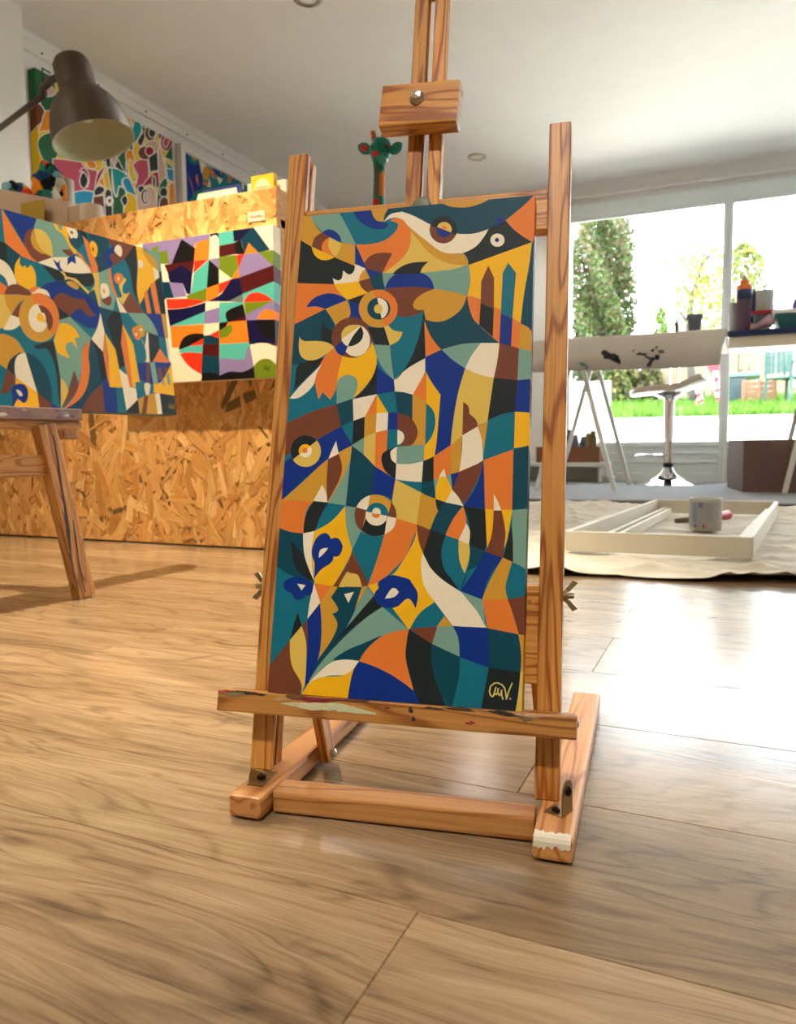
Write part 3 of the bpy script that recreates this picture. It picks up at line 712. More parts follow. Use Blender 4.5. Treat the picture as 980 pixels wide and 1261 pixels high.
T8 = dict(a=(0, 250, 8.167), b=(110, 250, 8.167), c=(0, 370, 8.167), d=(110, 370, 8.167))
TEAL = f"""
N a 10,20* 400,120* 340,250 300,300* 340,570*
O a 10,20* 10,45* 110,210 245,430 372,592* 200,532 50,402*
T a -300,-20* 10,20* 10,45* 50,402* -20,380* -300,300*
S a 376,130* 660,200* 800,260* 720,300 700,547* 600,564 530,550* 340,250*
B a 340,253* 270,285 240,370 270,470 340,565 430,605 500,590 532,545* 430,480 350,380
M a 340,260* 308,350 340,450 430,512 475,500* 400,430 350,340
L a 342,262* 430,275 510,380 532,547* 440,490 370,390
D a -20,380* 50,400* 230,545* 160,640* 170,800* 90,900*
T a 200,530* 380,600* 565,785* 370,860* 150,860* 
K a -300,300* -20,375* 60,410* 75,560 120,705* -20,545*
Y a 207,538* 197,600 225,645* 250,628* 275,657* 310,622* 355,700 362,845* 290,872* 170,800 145,680 160,600
W a -60,540* 60,600 130,700 172,827* 85,837* 40,740 -60,690*
O a -60,745* 77,850* 45,918* -60,930*
B a 43,920* 80,840 150,815 230,840 330,935* 230,925 140,915
O a 288,872* 350,835 402,853* 318,912*
W a 318,912* 400,850* 470,880 507,947* 440,918 395,955*
N a 400,860* 470,810 560,785* 700,830 1010,1010* 1010,1260* 880,1260* 700,1140* 520,1000* 395,955* 440,920 507,947* 470,880
B a 528,1000* 560,930 630,905 760,960 850,970 900,1060 967,1132* 880,1132 800,1060 702,1142*
K a 520,998* 700,1137* 640,1180 590,1175*
L a -200,925* 200,920* 100,1150 60,1260* -200,1260*
M a 43,918* 330,932* 200,1000 120,1122* 60,1010
B a 120,1120* 200,1000* 230,1160* 190,1170*
T c 15,322* 210,235* 290,330 400,412* 540,400 570,560 600,750 607,1100* 515,1110* 510,850* 400,620* 255,530* 170,420*
W c 35,292* 110,145* 210,180* 210,235 130,292
M c {ellipse(393, 172, 202, 248, rot=-8)}
O c {ellipse(393, 172, 202, 248, -105, 55, -8)} 
W c {ellipse(385, 178, 98, 142, rot=-6)}
B c 380,42* 460,70 522,150 528,250 492,308* 462,210*
W c 410,125* 445,130 465,190 445,215*
Y c 372,150 400,122 440,160 458,215 410,215 375,190
M c -200,340* -10,340* 60,340 170,400 252,527* 170,540 100,600 68,692* -10,637*
T c -200,600* -10,635* 68,690* 20,900* -200,900*
K c 68,692* 100,600 170,540 215,522* 150,620 147,752*
W c 150,620 180,550 255,527* 300,680 377,927* 160,775* 148,700
D c 255,527* 350,560 450,680 512,850 522,1040* 376,930*
Y c 158,770* 377,925* 407,1095* 400,1130* 125,1130* 150,900
B c -200,1050* -10,1010* 30,850 68,690* 150,752* 145,830* 90,930*
T c -200,1010* 60,930* 120,930 130,1000 100,1140* -200,1140*
N c 95,1140* 130,1000 115,900 170,840 250,850 285,930 268,1010 230,1032 180,990 130,1090*
W c 160,900 200,905 228,950 200,965
B c 377,928* 522,1036* 502,1140* 405,1140*
N c 500,1140* 518,1030* 610,1090* 600,1140*
K c 338,455* 420,430 532,403* 572,560 602,750 612,900 607,1090* 595,1000 560,700 510,540 460,480 380,492
S c 538,402* 600,195* 702,163* 917,377* 890,430* 830,480 820,700 780,852* 740,710* 680,920* 640,1040* 612,1060* 608,780* 570,560
Y c 543,397* 600,232* 660,230 740,270 802,370* 750,377* 780,485* 720,413* 665,440 665,500 703,582* 600,540 570,500
L c 610,780* 660,830 692,922* 615,1085*
B c 747,708* 787,840 750,940 612,1090* 680,940
O c 912,400* 890,550 902,700 870,880 790,1002 630,1100* 750,960 800,820 820,700 820,560 840,472
D c 912,388* 990,452* d 132,502* 132,832* 0,975* c 795,1150* 600,1150* 640,1098* 790,1002 870,880 902,700 890,550
B c 795,1150* 900,960 980,878* d 130,828* 167,1150* -10,1150*
D b -10,260* 200,330* 187,682* 98,702* 40,560* -10,400*
W a 378,597* 532,545* 700,545* 752,530* 840,580 922,702* 780,707 650,692 500,640
N a 530,560* 580,602* 605,570* 605,640 642,682* 590,672
N a 678,552* 752,525* 767,617* 720,588* 680,627*
B a 620,470* 700,470 742,520* 680,527
D a 560,785* 650,760* 690,745 790,800 890,905* 950,870* 1010,900* 1010,1020* 800,880 700,832
K a 420,620* 550,665* 650,690 780,710 922,702* 948,760 935,820 880,842 790,800 690,750 640,772 560,782*
L a 600,683* 650,700 670,740 760,760 830,830 900,892* 950,830 948,760 920,700* 980,700* b 95,700* 112,800 117,1050* 92,1032* 60,900 40,870 -10,905* a 880,910 780,810 700,765 650,772 650,740
M a 662,800 720,785 790,830 782,868 740,860
D a 660,225* 870,280* 860,420* 790,475* 700,420*
T a 788,472* 870,398 932,620* 942,662* 860,592
Y a 520,170* 565,190* 605,280 635,210* 670,215* 685,300 703,400 772,480* 785,505* 740,505 690,420 650,340 620,300 570,270
O a 768,490* 820,518 850,575 932,672* 880,520 840,360 800,250* 820,250* 880,370 930,500 982,640* 985,700* 930,692 850,602 778,515*
W a 660,235 700,230 755,255 782,310 772,355 740,348 710,355 682,290
B a 705,282 730,285 735,310 715,308
Y b 5,400 42,383 82,440 75,530 50,547 20,500
B b 27,445 45,450 46,485 30,480
K a 750,240* 865,270* 882,382*
B b 180,350* 462,420* 462,447* 355,562* 213,652* 200,560 240,462*
N b 150,520 180,475 240,430 262,370* 240,460 250,500 205,520 212,570 240,600 205,662* 165,640
W b 250,480 275,425 312,430 330,480 322,537 295,530
S b 95,702* 212,650* 230,780 267,950* 240,1082* 113,1047*
W b 115,820 150,808 187,830 202,920 150,968 115,920
B b 120,980 160,955 217,940 222,1010 180,1032
M b 135,870 150,865 158,900 145,908
T b 210,652* 355,560* 410,700 442,885* 400,900 345,1032* 270,930 230,800
O b 192,657* 212,652* 240,820 292,965* 240,900 205,780
O b 248,740 280,703 332,720 325,795 290,817 253,780
W b 282,750 298,745 300,775 288,780
L b 300,820 335,780 338,700* 345,750 372,770 340,825 330,885 360,915 410,895* 345,1032* 280,950* 330,942 310,880
K b 455,425* 470,445* 482,600 475,800 503,1015* 440,870 410,700 355,560*
S b 505,400* 708,460* 725,700* 690,680* 660,570 600,510
Y b 467,430* 520,450* 560,480 642,652* 662,782* 508,1022* 478,870 488,650
M b 530,460* 660,568 694,702* 642,652* 560,540
W b 640,640* 697,690* 702,752* 660,778*
W b 490,573* 530,580 542,640 500,652*
B b 410,895* 557,1115* 380,1108* 333,1032*
W b 268,940* 333,1032* 382,1108* 308,1102* 283,1010
D b 508,1022* 612,830* 702,760* 772,1115* 558,1115*
O b 548,912* 577,858* 627,1118* 583,1118*
O b 608,822* 657,788* 717,1118* 668,1118*
K b 665,785* 712,738* 772,1115* 723,1115*
D b 702,690* 790,700* 890,1120* 768,1118*
N d 558,130* 725,135* 767,377* 693,367* 640,230*
T d 693,365* 767,375* 802,612* 708,482*
W d 765,376* 807,380* 845,560* 820,640* 795,592*
M d 720,136* 770,138* 808,378* 763,378*
B d 768,138* 850,138* 900,400* 803,380*
L d 805,380* 900,400* 920,620* 830,590*
T d 305,118* 402,128* 562,310* 590,622* 480,622* 440,442* 330,242*
S d 385,122* 560,130* 640,230 694,352* 560,312* 470,230
K d 578,312* 697,362* 707,482* 640,612* 608,617*
O d 710,485* 807,628* 638,614*
K d 243,103* 312,118* 337,262* 320,400* 358,652* 298,692* 263,490* 173,210*
D d 103,68* 243,103* 173,210* 265,492* 148,322* 108,122*
W d 110,123* 152,312* 137,517* 20,387* 80,270
K d 20,390* 137,515* 177,762* 128,832* 60,470
O d 153,323* 217,872* 198,872* 138,520*
Y d 155,323* 262,490* 337,877* 208,872* 190,560*
O d 333,240* 402,440* 442,872* 403,872* 318,430*
Y d 335,240* 442,440* 517,872* 438,872* 380,420*
N d 132,830* 177,762* 205,872* 272,880* 302,1150* 160,1150*
T d 268,875* 337,875* 375,1150* 288,1150*
K d 370,1150* 375,1105* 487,993* 515,1150*
W d 298,690* 382,752* 405,872* 467,882* 487,997* 375,1107* 335,872*
T d 463,820* 640,820* 657,937* 600,942* 483,993*
N d 483,630* 822,625* 800,702 700,832 600,832 503,792*
S d 608,622* 657,622* 692,832* 643,832*
B d 573,630* 607,630* 607,822* 573,822*
B d 688,670* 722,680* 747,800* 698,792*
B d 750,670* 780,672* 795,700* 770,770*
Y d 800,690* 820,640* 868,962* 648,927* 648,832* 720,822
S d 730,800* 750,790* 760,850* 735,850*
S d 775,760* 800,720* 815,850* 790,850*
W d 518,375* 558,450 575,322* 590,322* 607,622* 558,617* 575,580 560,470
W d 560,832 612,842 600,947* 570,950 553,872
M d 490,992* 600,942* 662,935* 695,1170* 510,1170*
B d 553,962* 592,955* 570,1170* 522,1170*
W d 658,935* 707,935* 745,1180* 695,1180*
K d 707,933* 868,960* 890,1200* 740,1200*
T d 868,940* 960,900* 980,1200* 888,1200*
D d 822,630* 920,600* 960,960* 868,960*
O d 428,290 480,260 522,350 500,397 460,382
M d 470,258 540,260 557,350 510,362
W d {ellipse(470, 342, 11, 14)}
W d {ellipse(521, 295, 11, 14)}
"""
W6 = dict(a=(30, 60, 5.158))
PAL.update(GG=(38, 100, 62), PP=(196, 82, 104), BB=(40, 152, 196), KK=(46, 52, 56), YY=(240, 196, 30), OO=(236, 142, 28), RR=(166, 24, 52), TT=(18, 154, 156), NN=(216, 180, 160), BR=(112, 62, 36), WW=(238, 236, 232), DD=(20, 60, 34))
WALLART = f"""
YY a -20,-40* 300,0* 620,330* 760,420* 860,470* 1000,520* 1000,1300* -40,1300*
GG a -20,70* 60,90 130,120 190,180* 200,380 130,392 100,340* -20,335*
DD a -20,40* 60,40* 190,120* 190,180* 130,118* 60,84* -20,75*
NN a 105,300* 130,240 170,230 195,290 150,305
BR a -20,340* 80,340 130,400 110,470 60,495 -20,495*
OO a 88,532* 110,470 130,400 180,395* 200,520* 140,520
GG a 165,530* 100,560 85,620 130,722 180,742* 250,600*
PP a 180,700* 230,700 360,720* 400,760 465,770* 450,912* 380,897 330,912 298,912* 250,802 190,750
RR a 350,780* 380,755 410,800 405,870 390,880* 400,820 375,785
KK a 350,830 375,780 405,830 395,870 378,887 358,870
BB a 302,915* 380,900 442,912* 430,985 425,1100* 330,1100*
NN a 213,800* 260,830 300,920 305,1100* 235,1100*
GG a 370,690* 640,560* 700,600* 660,800* 560,760* 480,700*
YY a 388,715* 500,690* 490,770 450,772 400,742
OO a 385,715* 440,715 460,750 420,762
RR a 520,740* 480,822 450,902* 463,800
OO a 468,850* 530,760* 552,902* 500,872
YY a 500,800* 530,760* 552,902* 515,880
KK a 510,690* 545,690* 552,752* 523,752*
NN a 548,690* 592,655* 570,762*
GG a 528,760* 555,755* 560,900 590,940 600,880 642,900 642,1100* 560,1100* 550,900*
TT a 553,755* 640,780 662,812* 620,832 622,882 600,872 580,942
BB a 623,840 660,820 700,900 707,932* 660,922
KK a 443,900 475,870 512,890 492,922* 448,937*
BR a 438,940* 502,930* 522,1100* 430,1100*
KK a 513,910 540,895 557,930 560,1100* 515,1100*
WW a {ellipse(541, 968, 24, 30)}
RR a {ellipse(542, 966, 12, 15)}
YY a 638,930 690,925 730,1000* 720,1100* 630,1100*
KK a 613,960 640,930 657,960 640,1002
KK a 573,750* 600,710 657,802*
GG a 588,690* 682,600* 650,680 645,802* 600,712*
OO a 643,660 682,643 702,720* 690,770 717,830 690,852 660,790 650,720
YY a 665,700 700,735* 695,790 717,830 690,850 665,790
PP a 688,740 740,700 782,710* 787,820 740,900 700,882* 720,800
RR a 740,892* 787,820 850,780 857,890 800,862
GG a 812,820 830,810 835,870 818,880
NN a 738,650 760,612 800,580 852,600 830,680 740,702*
TT a 680,470 720,455 747,500 730,560 700,600 690,652* 688,520
KK a 740,480 772,500 762,580 735,622 718,580 752,530
OO a 665,400* 832,480* 842,522* 720,450 690,500*
BR a {ellipse(800, 538, 36, 48)}
KK a {ellipse(812, 530, 22, 36)}
RR a {ellipse(768, 482, 18)}
BR a {ellipse(770, 662, 50, 44)}
RR a {ellipse(795, 650, 28, 30)}
KK a 788,690* 845,650* 852,772* 798,782*
NN a 858,600* 880,700 892,760 902,852* 860,862 850,700
KK a 838,490* 882,522* 860,592*
RR a 878,520* 1000,575* 1000,600* 902,652 863,602*
PP a 895,560* 925,575* 900,630 880,600
GG a 888,690* 1000,560* 1000,740*
TT a 878,690* 1000,800* 1000,870* 900,822 907,752
BB a 900,760* 1000,780* 1000,870* 910,830*
GG a 848,900 890,820 912,852* 870,992* 838,1100*
KK a {ellipse(884, 912, 26, 32)}
BR a 860,960 910,950 918,1100* 862,1100*
OO a 918,860* 1000,850* 1000,1100* 918,1100*
NN a 718,930 770,882 832,902 835,1100* 730,1100*
KK a {ellipse(742, 892, 22, 24)}
BR a {ellipse(768, 940, 30, 48)}
NN a {ellipse(772, 940, 15, 32)}
"""
F7 = dict(a=(200, 160, 6.125))
FRAMED = f"""
N a 150,100* 200,130* 290,205* 300,430 250,460 190,560* 150,560*
T a {ellipse(240, 205, 46, 60)}
M a {ellipse(242, 203, 22, 30)}
W a 270,198* 338,275* 295,332*
M a {ellipse(328, 328, 26, 52)}
P a 340,280* 385,310 402,372* 370,350
N a 372,285* 470,330* 430,365*
A a 310,195* 402,235* 402,292* 340,275
P a 402,240* 430,260* 430,300* 402,280*
M a 430,265* 462,280* 440,340*
W a 408,348* 455,372* 430,412*
P a 500,328 522,350 512,400 490,382
W a 596,390 618,382 610,455 600,440
P a 190,320* 225,420 240,500*
P a 250,370* 262,330 275,430*
P a 300,400 340,392 350,430*
W a 352,360* 368,430* 340,430*
"""
PAL.update(P=(214, 110, 90), A=(110, 200, 205))
# ------------------------------------------------------------------ room shell
CEIL = 2.107; XL = -2.91; YW = 5.63; XR = 3.2; YB = -2.6
def structure(o): o['kind'] = 'structure'; return o

def floor_material():
    m = bpy.data.materials.new('oak_laminate'); m.use_nodes = True; nt = m.node_tree; b = nt.nodes['Principled BSDF']
    N = nt.nodes.new; L = nt.links.new
    at = N('ShaderNodeAttribute'); at.attribute_name = 'plank'
    tc = N('ShaderNodeTexCoord')
    sc = N('ShaderNodeVectorMath'); sc.operation = 'SCALE'; sc.inputs[3].default_value = 9.0; L(at.outputs['Color'], sc.inputs[0])
    add = N('ShaderNodeVectorMath'); add.operation = 'ADD'; L(tc.outputs['Object'], add.inputs[0]); L(sc.outputs[0], add.inputs[1])
    def noise(mapscale, scale, det, dist=0., src=None):
        mp = N('ShaderNodeMapping'); mp.inputs['Scale'].default_value = mapscale; L((src or add).outputs[0], mp.inputs['Vector'])
        n = N('ShaderNodeTexNoise'); n.inputs['Scale'].default_value = scale; n.inputs['Detail'].default_value = det; n.inputs['Distortion'].default_value = dist
        L(mp.outputs[0], n.inputs['Vector']); return n
    def math_(op, a, b_=None, v=None):
        k = N('ShaderNodeMath'); k.operation = op
        if isinstance(a, (int, float)): k.inputs[0].default_value = a
        else: L(a, k.inputs[0])
        if b_ is not None: L(b_, k.inputs[1])
        elif v is not None: k.inputs[1].default_value = v
        return k.outputs[0]
    # warp the boards' grain so that it wanders
    warp = noise((1.5, 7, 1), 1.6, 3)
    wv = N('ShaderNodeVectorMath'); wv.operation = 'MULTIPLY_ADD'; wv.inputs[1].default_value = (.0, .075, 0)
    L(warp.outputs['Color'], wv.inputs[0]); L(add.outputs[0], wv.inputs[2])
    big = noise((1.2, 7.5, 1), 1.5, 3, .5, wv)
    def lines(freq, sharp):
        r = math_('SINE', math_('MULTIPLY', big.outputs['Fac'], v=freq))
        r = math_('MULTIPLY', math_('ADD', r, v=1.), v=.5)
        return math_('POWER', r, v=sharp)
    rings = lines(95., 5.)                           # thin late-wood lines of the cathedral figure
    fine = noise((14, 420, 1), 1.0, 8, 0, wv); fine.inputs['Roughness'].default_value = .7
    mid = noise((4.0, 95, 1), 1.0, 8, .2, wv); mid.inputs['Roughness'].default_value = .72
    blot = noise((1.3, 6.5, 1), 1.4, 6, .6, wv)
    knot = noise((6, 13, 1), 1.0, 3, .8)
    crack = noise((5, 120, 1), 1.0, 3, .5, wv)
    f1 = math_('MULTIPLY', rings, v=-.17)
    f2 = math_('MULTIPLY', math_('SUBTRACT', fine.outputs['Fac'], v=.5), v=.75)
    f3 = math_('MULTIPLY', math_('SUBTRACT', mid.outputs['Fac'], v=.5), v=.85)
    f4 = math_('MULTIPLY', math_('SUBTRACT', blot.outputs['Fac'], v=.5), v=1.0)
    cm = N('ShaderNodeMapRange'); cm.inputs[1].default_value = .70; cm.inputs[2].default_value = .76; cm.inputs[3].default_value = 0; cm.inputs[4].default_value = -.45
    L(crack.outputs['Fac'], cm.inputs[0])
    s = math_('ADD', math_('ADD', f1, f2), math_('ADD', f3, f4))
    s = math_('ADD', math_('ADD', s, cm.outputs[0]), v=.56)
    cr = N('ShaderNodeValToRGB'); el = cr.color_ramp.elements
    el[0].position = .05; el[0].color = (*lin((76, 61, 46)), 1)
    el[1].position = .95; el[1].color = (*lin((184, 158, 124)), 1)
    e = el.new(.5); e.color = (*lin((144, 119, 89)), 1)
    L(s, cr.inputs[0])
    # knots
    kr = N('ShaderNodeMapRange'); kr.inputs[1].default_value = .69; kr.inputs[2].default_value = .77; kr.inputs[3].default_value = 1; kr.inputs[4].default_value = .35
    L(knot.outputs['Fac'], kr.inputs[0])
    vm = N('ShaderNodeVectorMath'); vm.operation = 'SCALE'; L(cr.outputs[0], vm.inputs[0]); L(kr.outputs[0], vm.inputs[3])
    sp = N('ShaderNodeSeparateColor'); L(at.outputs['Color'], sp.inputs[0])
    tr = N('ShaderNodeMapRange'); tr.inputs[3].default_value = .88; tr.inputs[4].default_value = 1.1; L(sp.outputs[0], tr.inputs[0])
    vm2 = N('ShaderNodeVectorMath'); vm2.operation = 'SCALE'; L(vm.outputs[0], vm2.inputs[0]); L(tr.outputs[0], vm2.inputs[3])
    L(vm2.outputs[0], b.inputs['Base Color'])
    b.inputs['Roughness'].default_value = .19; b.inputs['Specular IOR Level'].default_value = .55
    h = math_('ADD', math_('MULTIPLY', fine.outputs['Fac'], v=.8), math_('MULTIPLY', rings, v=-.3))
    bp = N('ShaderNodeBump'); bp.inputs['Strength'].default_value = .10; bp.inputs['Distance'].default_value = .0008
    L(h, bp.inputs['Height']); L(bp.outputs[0], b.inputs['Normal'])
    return m
def make_floor():
    bm = bmesh.new(); lay = bm.loops.layers.float_color.new('plank'); g = .0007
    rnd = random.Random(5)
    y0 = .40 - .175 * 18; k = -18
    while True:
        ya = .40 + .175 * (k - 1); yb = ya + .175
        if ya > YW: break
        x0 = (-.167 if k == 0 else -.153) + (0 if (k % 2 == 0) else .64) - 1.28 * 4
        while x0 < XR:
            a, b_ = max(x0, XL), min(x0 + 1.28, XR)
            c_, d_ = max(ya, YB), min(yb, YW)
            if b_ > a + .002 and d_ > c_ + .002:
                col = (rnd.random(), rnd.random(), rnd.random(), 1)
                top = [bm.verts.new((x, y, 0)) for x, y in ((a + g, c_ + g), (b_ - g, c_ + g), (b_ - g, d_ - g), (a + g, d_ - g))]
                bot = [bm.verts.new((x, y, -.0012)) for x, y in ((a, c_), (b_, c_), (b_, d_), (a, d_))]
                fs = [bm.faces.new(top)] + [bm.faces.new((bot[i], bot[(i + 1) % 4], top[(i + 1) % 4], top[i])) for i in range(4)]
                for f in fs:
                    for lp in f.loops: lp[lay] = col
            x0 += 1.28
        k += 1
    # slab under the boards
    bx(bm, (XL, YB, -.06), (XR, YW + .1, -.0015))
    me = bpy.data.meshes.new('floor'); bm.to_mesh(me); bm.free()
    return structure(link('floor', me, floor_material()))
make_floor()
structure(box('ceiling', (XL - .1, YB - .1, CEIL), (XR + .1, YW + .15, CEIL + .1), CEILM))
structure(box('wall_left', (XL - .12, YB - .1, -.06), (XL, YW + .15, CEIL), WHITE))
structure(box('wall_right', (XR, YB - .1, -.06), (XR + .12, YW + .15, CEIL), WHITE))
structure(box('wall_rear', (XL, YB - .12, -.06), (XR, YB, CEIL), WHITE))
# window wall: opening from OX0 to OX1
OX0 = pY(697, 400, YW)[0]; OX1 = 2.75; SILL = .0; HEAD = pY(800, 255, YW)[2]
HZ = 1.925
structure(box('wall_back', (XL, YW, -.06), (OX0, YW + .12, CEIL), WHITE))
structure(box('wall_back', (OX1, YW, -.06), (XR, YW + .12, CEIL), WHITE))
structure(box('wall_back', (OX0, YW, HZ + .035), (OX1, YW + .12, CEIL), WHITE))
# header moulding along the top of the window wall
structure(box('trim_1', (XL, YW - .035, 1.995), (XR, YW, 2.012), WHITE, bevel=.004))
# pillar at the left behind the counter
pc = pY(31.5, 100, 2.42)
structure(box('wall_pillar', (XL, 2.16, 0), (pc[0], 2.42, CEIL), WHITE, bevel=.004))
# trim along left wall and ceiling
tb = bmesh.new(); bx(tb, (XL, 1.2, CEIL - .085), (XL + .018, YW, CEIL), .003); bx(tb, (XL, 1.2, CEIL - .045), (XL + .028, YW, CEIL - .030), .003)
structure(build('trim_2', tb, WHITE))
sb = bmesh.new()
for y in np.arange(2.3, 5.5, .33): lathe(sb, [(0, 0), (.005, 0), (.005, .003), (0, .003)], (XL + .0185, y, CEIL - .065), (1, 0, 0), 8, False)
structure(build('trim_3', sb, DARKM))

# window units
def thin_glass():
    m = bpy.data.materials.new('window_glass'); m.use_nodes = True; nt = m.node_tree
    nt.nodes.remove(nt.nodes['Principled BSDF'])
    o = nt.nodes['Material Output']; N = nt.nodes.new; L = nt.links.new
    t = N('ShaderNodeBsdfTransparent'); t.inputs[0].default_value = (.93, .95, .95, 1)
    g = N('ShaderNodeBsdfGlossy'); g.inputs['Roughness'].default_value = .02
    fr = N('ShaderNodeFresnel'); fr.inputs[0].default_value = 1.45
    mx = N('ShaderNodeMixShader'); L(fr.outputs[0], mx.inputs[0]); L(t.outputs[0], mx.inputs[1]); L(g.outputs[0], mx.inputs[2]); L(mx.outputs[0], o.inputs[0])
    return m
GLASS = thin_glass()
MX0 = pY(888, 400, YW)[0]; MX1 = pY(898.5, 400, YW)[0]
SW_ = .03
def window(name, x0, x1, bot):
    z1 = HZ + .035; y0, y1 = YW - .02, YW + .06
    bm = bmesh.new(); SW_ = .03
    bx(bm, (x0, y0, 0), (x0 + SW_, y1, z1), .004); bx(bm, (x1 - SW_, y0, 0), (x1, y1, z1), .004)
    bx(bm, (x0 + SW_, y0, z1 - .105), (x1 - SW_, y1, z1), .004)
    bx(bm, (x0 + SW_, y0, bot), (x1 - SW_, y1, bot + .035), .004)
    bx(bm, (x0 + SW_, y0 + .012, .06), (x1 - SW_, y1, bot), .002)
    bx(bm, (x0 + SW_, y0 + .004, .13), (x1 - SW_, y0 + .012, .145), .002)
    bx(bm, (x0 + SW_, y0 + .004, bot - .05), (x1 - SW_, y0 + .012, bot - .04), .002)
    bx(bm, (x0 + SW_, y0 + .006, 0), (x1 - SW_, y1, .06), .002)
    # bead around the pane
    bx(bm, (x0 + SW_, y0 + .012, z1 - .118), (x1 - SW_, y0 + .03, z1 - .105))
    fr = structure(build(name, bm, PVC))
    g = bmesh.new(); bx(g, (x0 + SW_, YW + .015, bot + .035), (x1 - SW_, YW + .021, z1 - .105))
    p = build('pane', g, GLASS, fr)
    return fr
bz = pY(893, 543, YW)[2]
window('window_1', OX0, (MX0 + MX1) / 2 + .002, bz - .035)
window('window_2', (MX0 + MX1) / 2 + .002, 1.35, bz - .035)
window('window_3', 1.35, OX1, bz - .035)
structure(box('trim_4', (XL, YW - .016, 0), (OX0, YW, .07), WHITE))

# ceiling downlights
def downlight(x, y, label, watt=LAMP_W, blend=.6, tint=(1., .93, .83), soft=.04, cone=150, group='round recessed ceiling downlights'):
    r = empty('ceiling_downlight', (x, y, CEIL), label, 'ceiling light')
    lobj('rim', [(.036, -.001), (.060, -.001), (.060, -.005), (.050, -.009), (.036, -.004)], (x, y, CEIL), METAL, r, caps=False)
    lobj('bulb_lens', [(0, -.0035), (.035, -.0035), (.035, -.001), (0, -.001)], (x, y, CEIL), LENS, r, caps=False)
    l = bpy.data.lights.new('lamp', 'SPOT'); l.energy = watt; l.color = tint; l.spot_size = math.radians(cone); l.spot_blend = blend
    l.shadow_soft_size = soft
    lo = bpy.data.objects.new('lamp_light', l); COL.objects.link(lo); lo.parent = r; lo.matrix_world = Matrix.Translation((x, y, CEIL - .03))
    return r
LENS = bpy.data.materials.new('lit_lamp_lens'); LENS.use_nodes = True
_b = LENS.node_tree.nodes['Principled BSDF']; _b.inputs['Base Color'].default_value = (.5, .48, .44, 1)
_b.inputs['Emission Color'].default_value = (1, .85, .62, 1); _b.inputs['Emission Strength'].default_value = .10
d1 = pz(379, -2, CEIL); d2 = pz(587, 193, CEIL)
downlight(d1[0], d1[1], 'ceiling downlight cut off by the top edge above the lamp side', LAMP_W * .6)
downlight(d2[0], d2[1], 'small round ceiling downlight between the easel mast and right upright', LAMP_W * .6)
downlight(-1.19, 1.21, 'ceiling downlight over the square teal canvas, out of frame', LAMP_W * 7.0, soft=.015, cone=72, blend=.8, tint=(1., .84, .60))
downlight(-1.5, -.75, 'ceiling downlight behind the viewer on the left', LAMP_W * 1.3, cone=110, blend=.6, tint=(1., .90, .74))
downlight(.15, -.55, 'ceiling downlight behind the viewer over the easel', LAMP_W * 2.2, cone=104, blend=.5)
downlight(1.7, -.75, 'ceiling downlight behind the viewer on the right', LAMP_W * .4, cone=120)
downlight(-2.45, 1.0, 'added fill light at the ceiling in front of the counter, far left', LAMP_W * .5, tint=(1., .84, .60))  # added fill that brightens the pillar and left wall
downlight(1.05, 2.87, 'added fill light at the ceiling on the right, beyond the frame', LAMP_W * .35, tint=(1., .97, .93))  # unseen fitting added to lift the ceiling and right side
downlight(2.2, 4.6, 'added fill light at the ceiling near the windows at far right, beyond the frame', LAMP_W * .8, tint=(1., .97, .93))  # second unseen fitting, added to brighten the ceiling by the windows

# ------------------------------------------------------------------ main easel
A = np.array([.9867, .1626, 0]); A /= np.linalg.norm(A)
Bv = np.array([-.0387, .2358, .971]); Bv = Bv - A * Bv.dot(A); Bv /= np.linalg.norm(Bv)
Nn = np.cross(A, Bv)
CT = .018
CBL = np.array([-.3344, .4948, .0852]); EO = CBL - Nn * CT
def E(s, t, w_=0.): return EO + A * s + Bv * t + Nn * w_
easel = empty('tabletop_easel', (-.21, .60, 0), 'honey pine tabletop easel standing on the floor, holding the tall narrow canvas', 'easel')
# uprights: grooved bars
def grooved(name, p0, p1, wd, dp, groove_side):
    """bar with a routed groove along one side face"""
    p0 = N3(p0); p1 = N3(p1); x = (p1 - p0).normalized(); ln = (p1 - p0).length
    y = N3(A); y = (y - x * y.dot(x)).normalized(); z = x.cross(y)      # z points to -Nn or Nn
    if z.dot(N3(Nn)) < 0: z = -z
    g = .0035; d = .004
    prof = [(-wd / 2, dp / 2), (wd / 2, dp / 2), (wd / 2, .004), (wd / 2 - d, .004), (wd / 2 - d, -.001), (wd / 2, -.001), (wd / 2, -dp / 2), (-wd / 2, -dp / 2)]
    if groove_side < 0: prof = [(-a_, b_) for a_, b_ in prof][::-1]
    bm = bmesh.new()
    r0 = [bm.verts.new((-ln / 2, a_, b_)) for a_, b_ in prof]; r1 = [bm.verts.new((ln / 2, a_, b_)) for a_, b_ in prof]
    n = len(prof)
    for i in range(n): bm.faces.new((r0[i], r0[(i + 1) % n], r1[(i + 1) % n], r1[i]))
    bm.faces.new(r0[::-1]); bm.faces.new(r1)
    bmesh.ops.recalc_face_normals(bm, faces=bm.faces)
    es = [e for e in bm.edges if e.calc_face_angle(0) > 1.0]
    bmesh.ops.bevel(bm, geom=es, offset=.0009, segments=1, affect='EDGES')
    me = bpy.data.meshes.new(name); bm.to_mesh(me); bm.free(); c = (p0 + p1) / 2
    mw = Matrix(((x.x, y.x, z.x, c.x), (x.y, y.y, z.y, c.y), (x.z, y.z, z.z, c.z), (0, 0, 0, 1)))
    return link(name, me, PINE, easel, mw)
UD = .022
LU = grooved('upright', E(-.0188 + .0093, -.0635, -UD / 2), E(-.0250 + .0092, .4776, -UD / 2), .0185, UD, 1)
RU = grooved('upright', E(.2092 + .0088, -.0642, -UD / 2), E(.2088 + .0090, .480, -UD / 2), .0178, UD, -1)
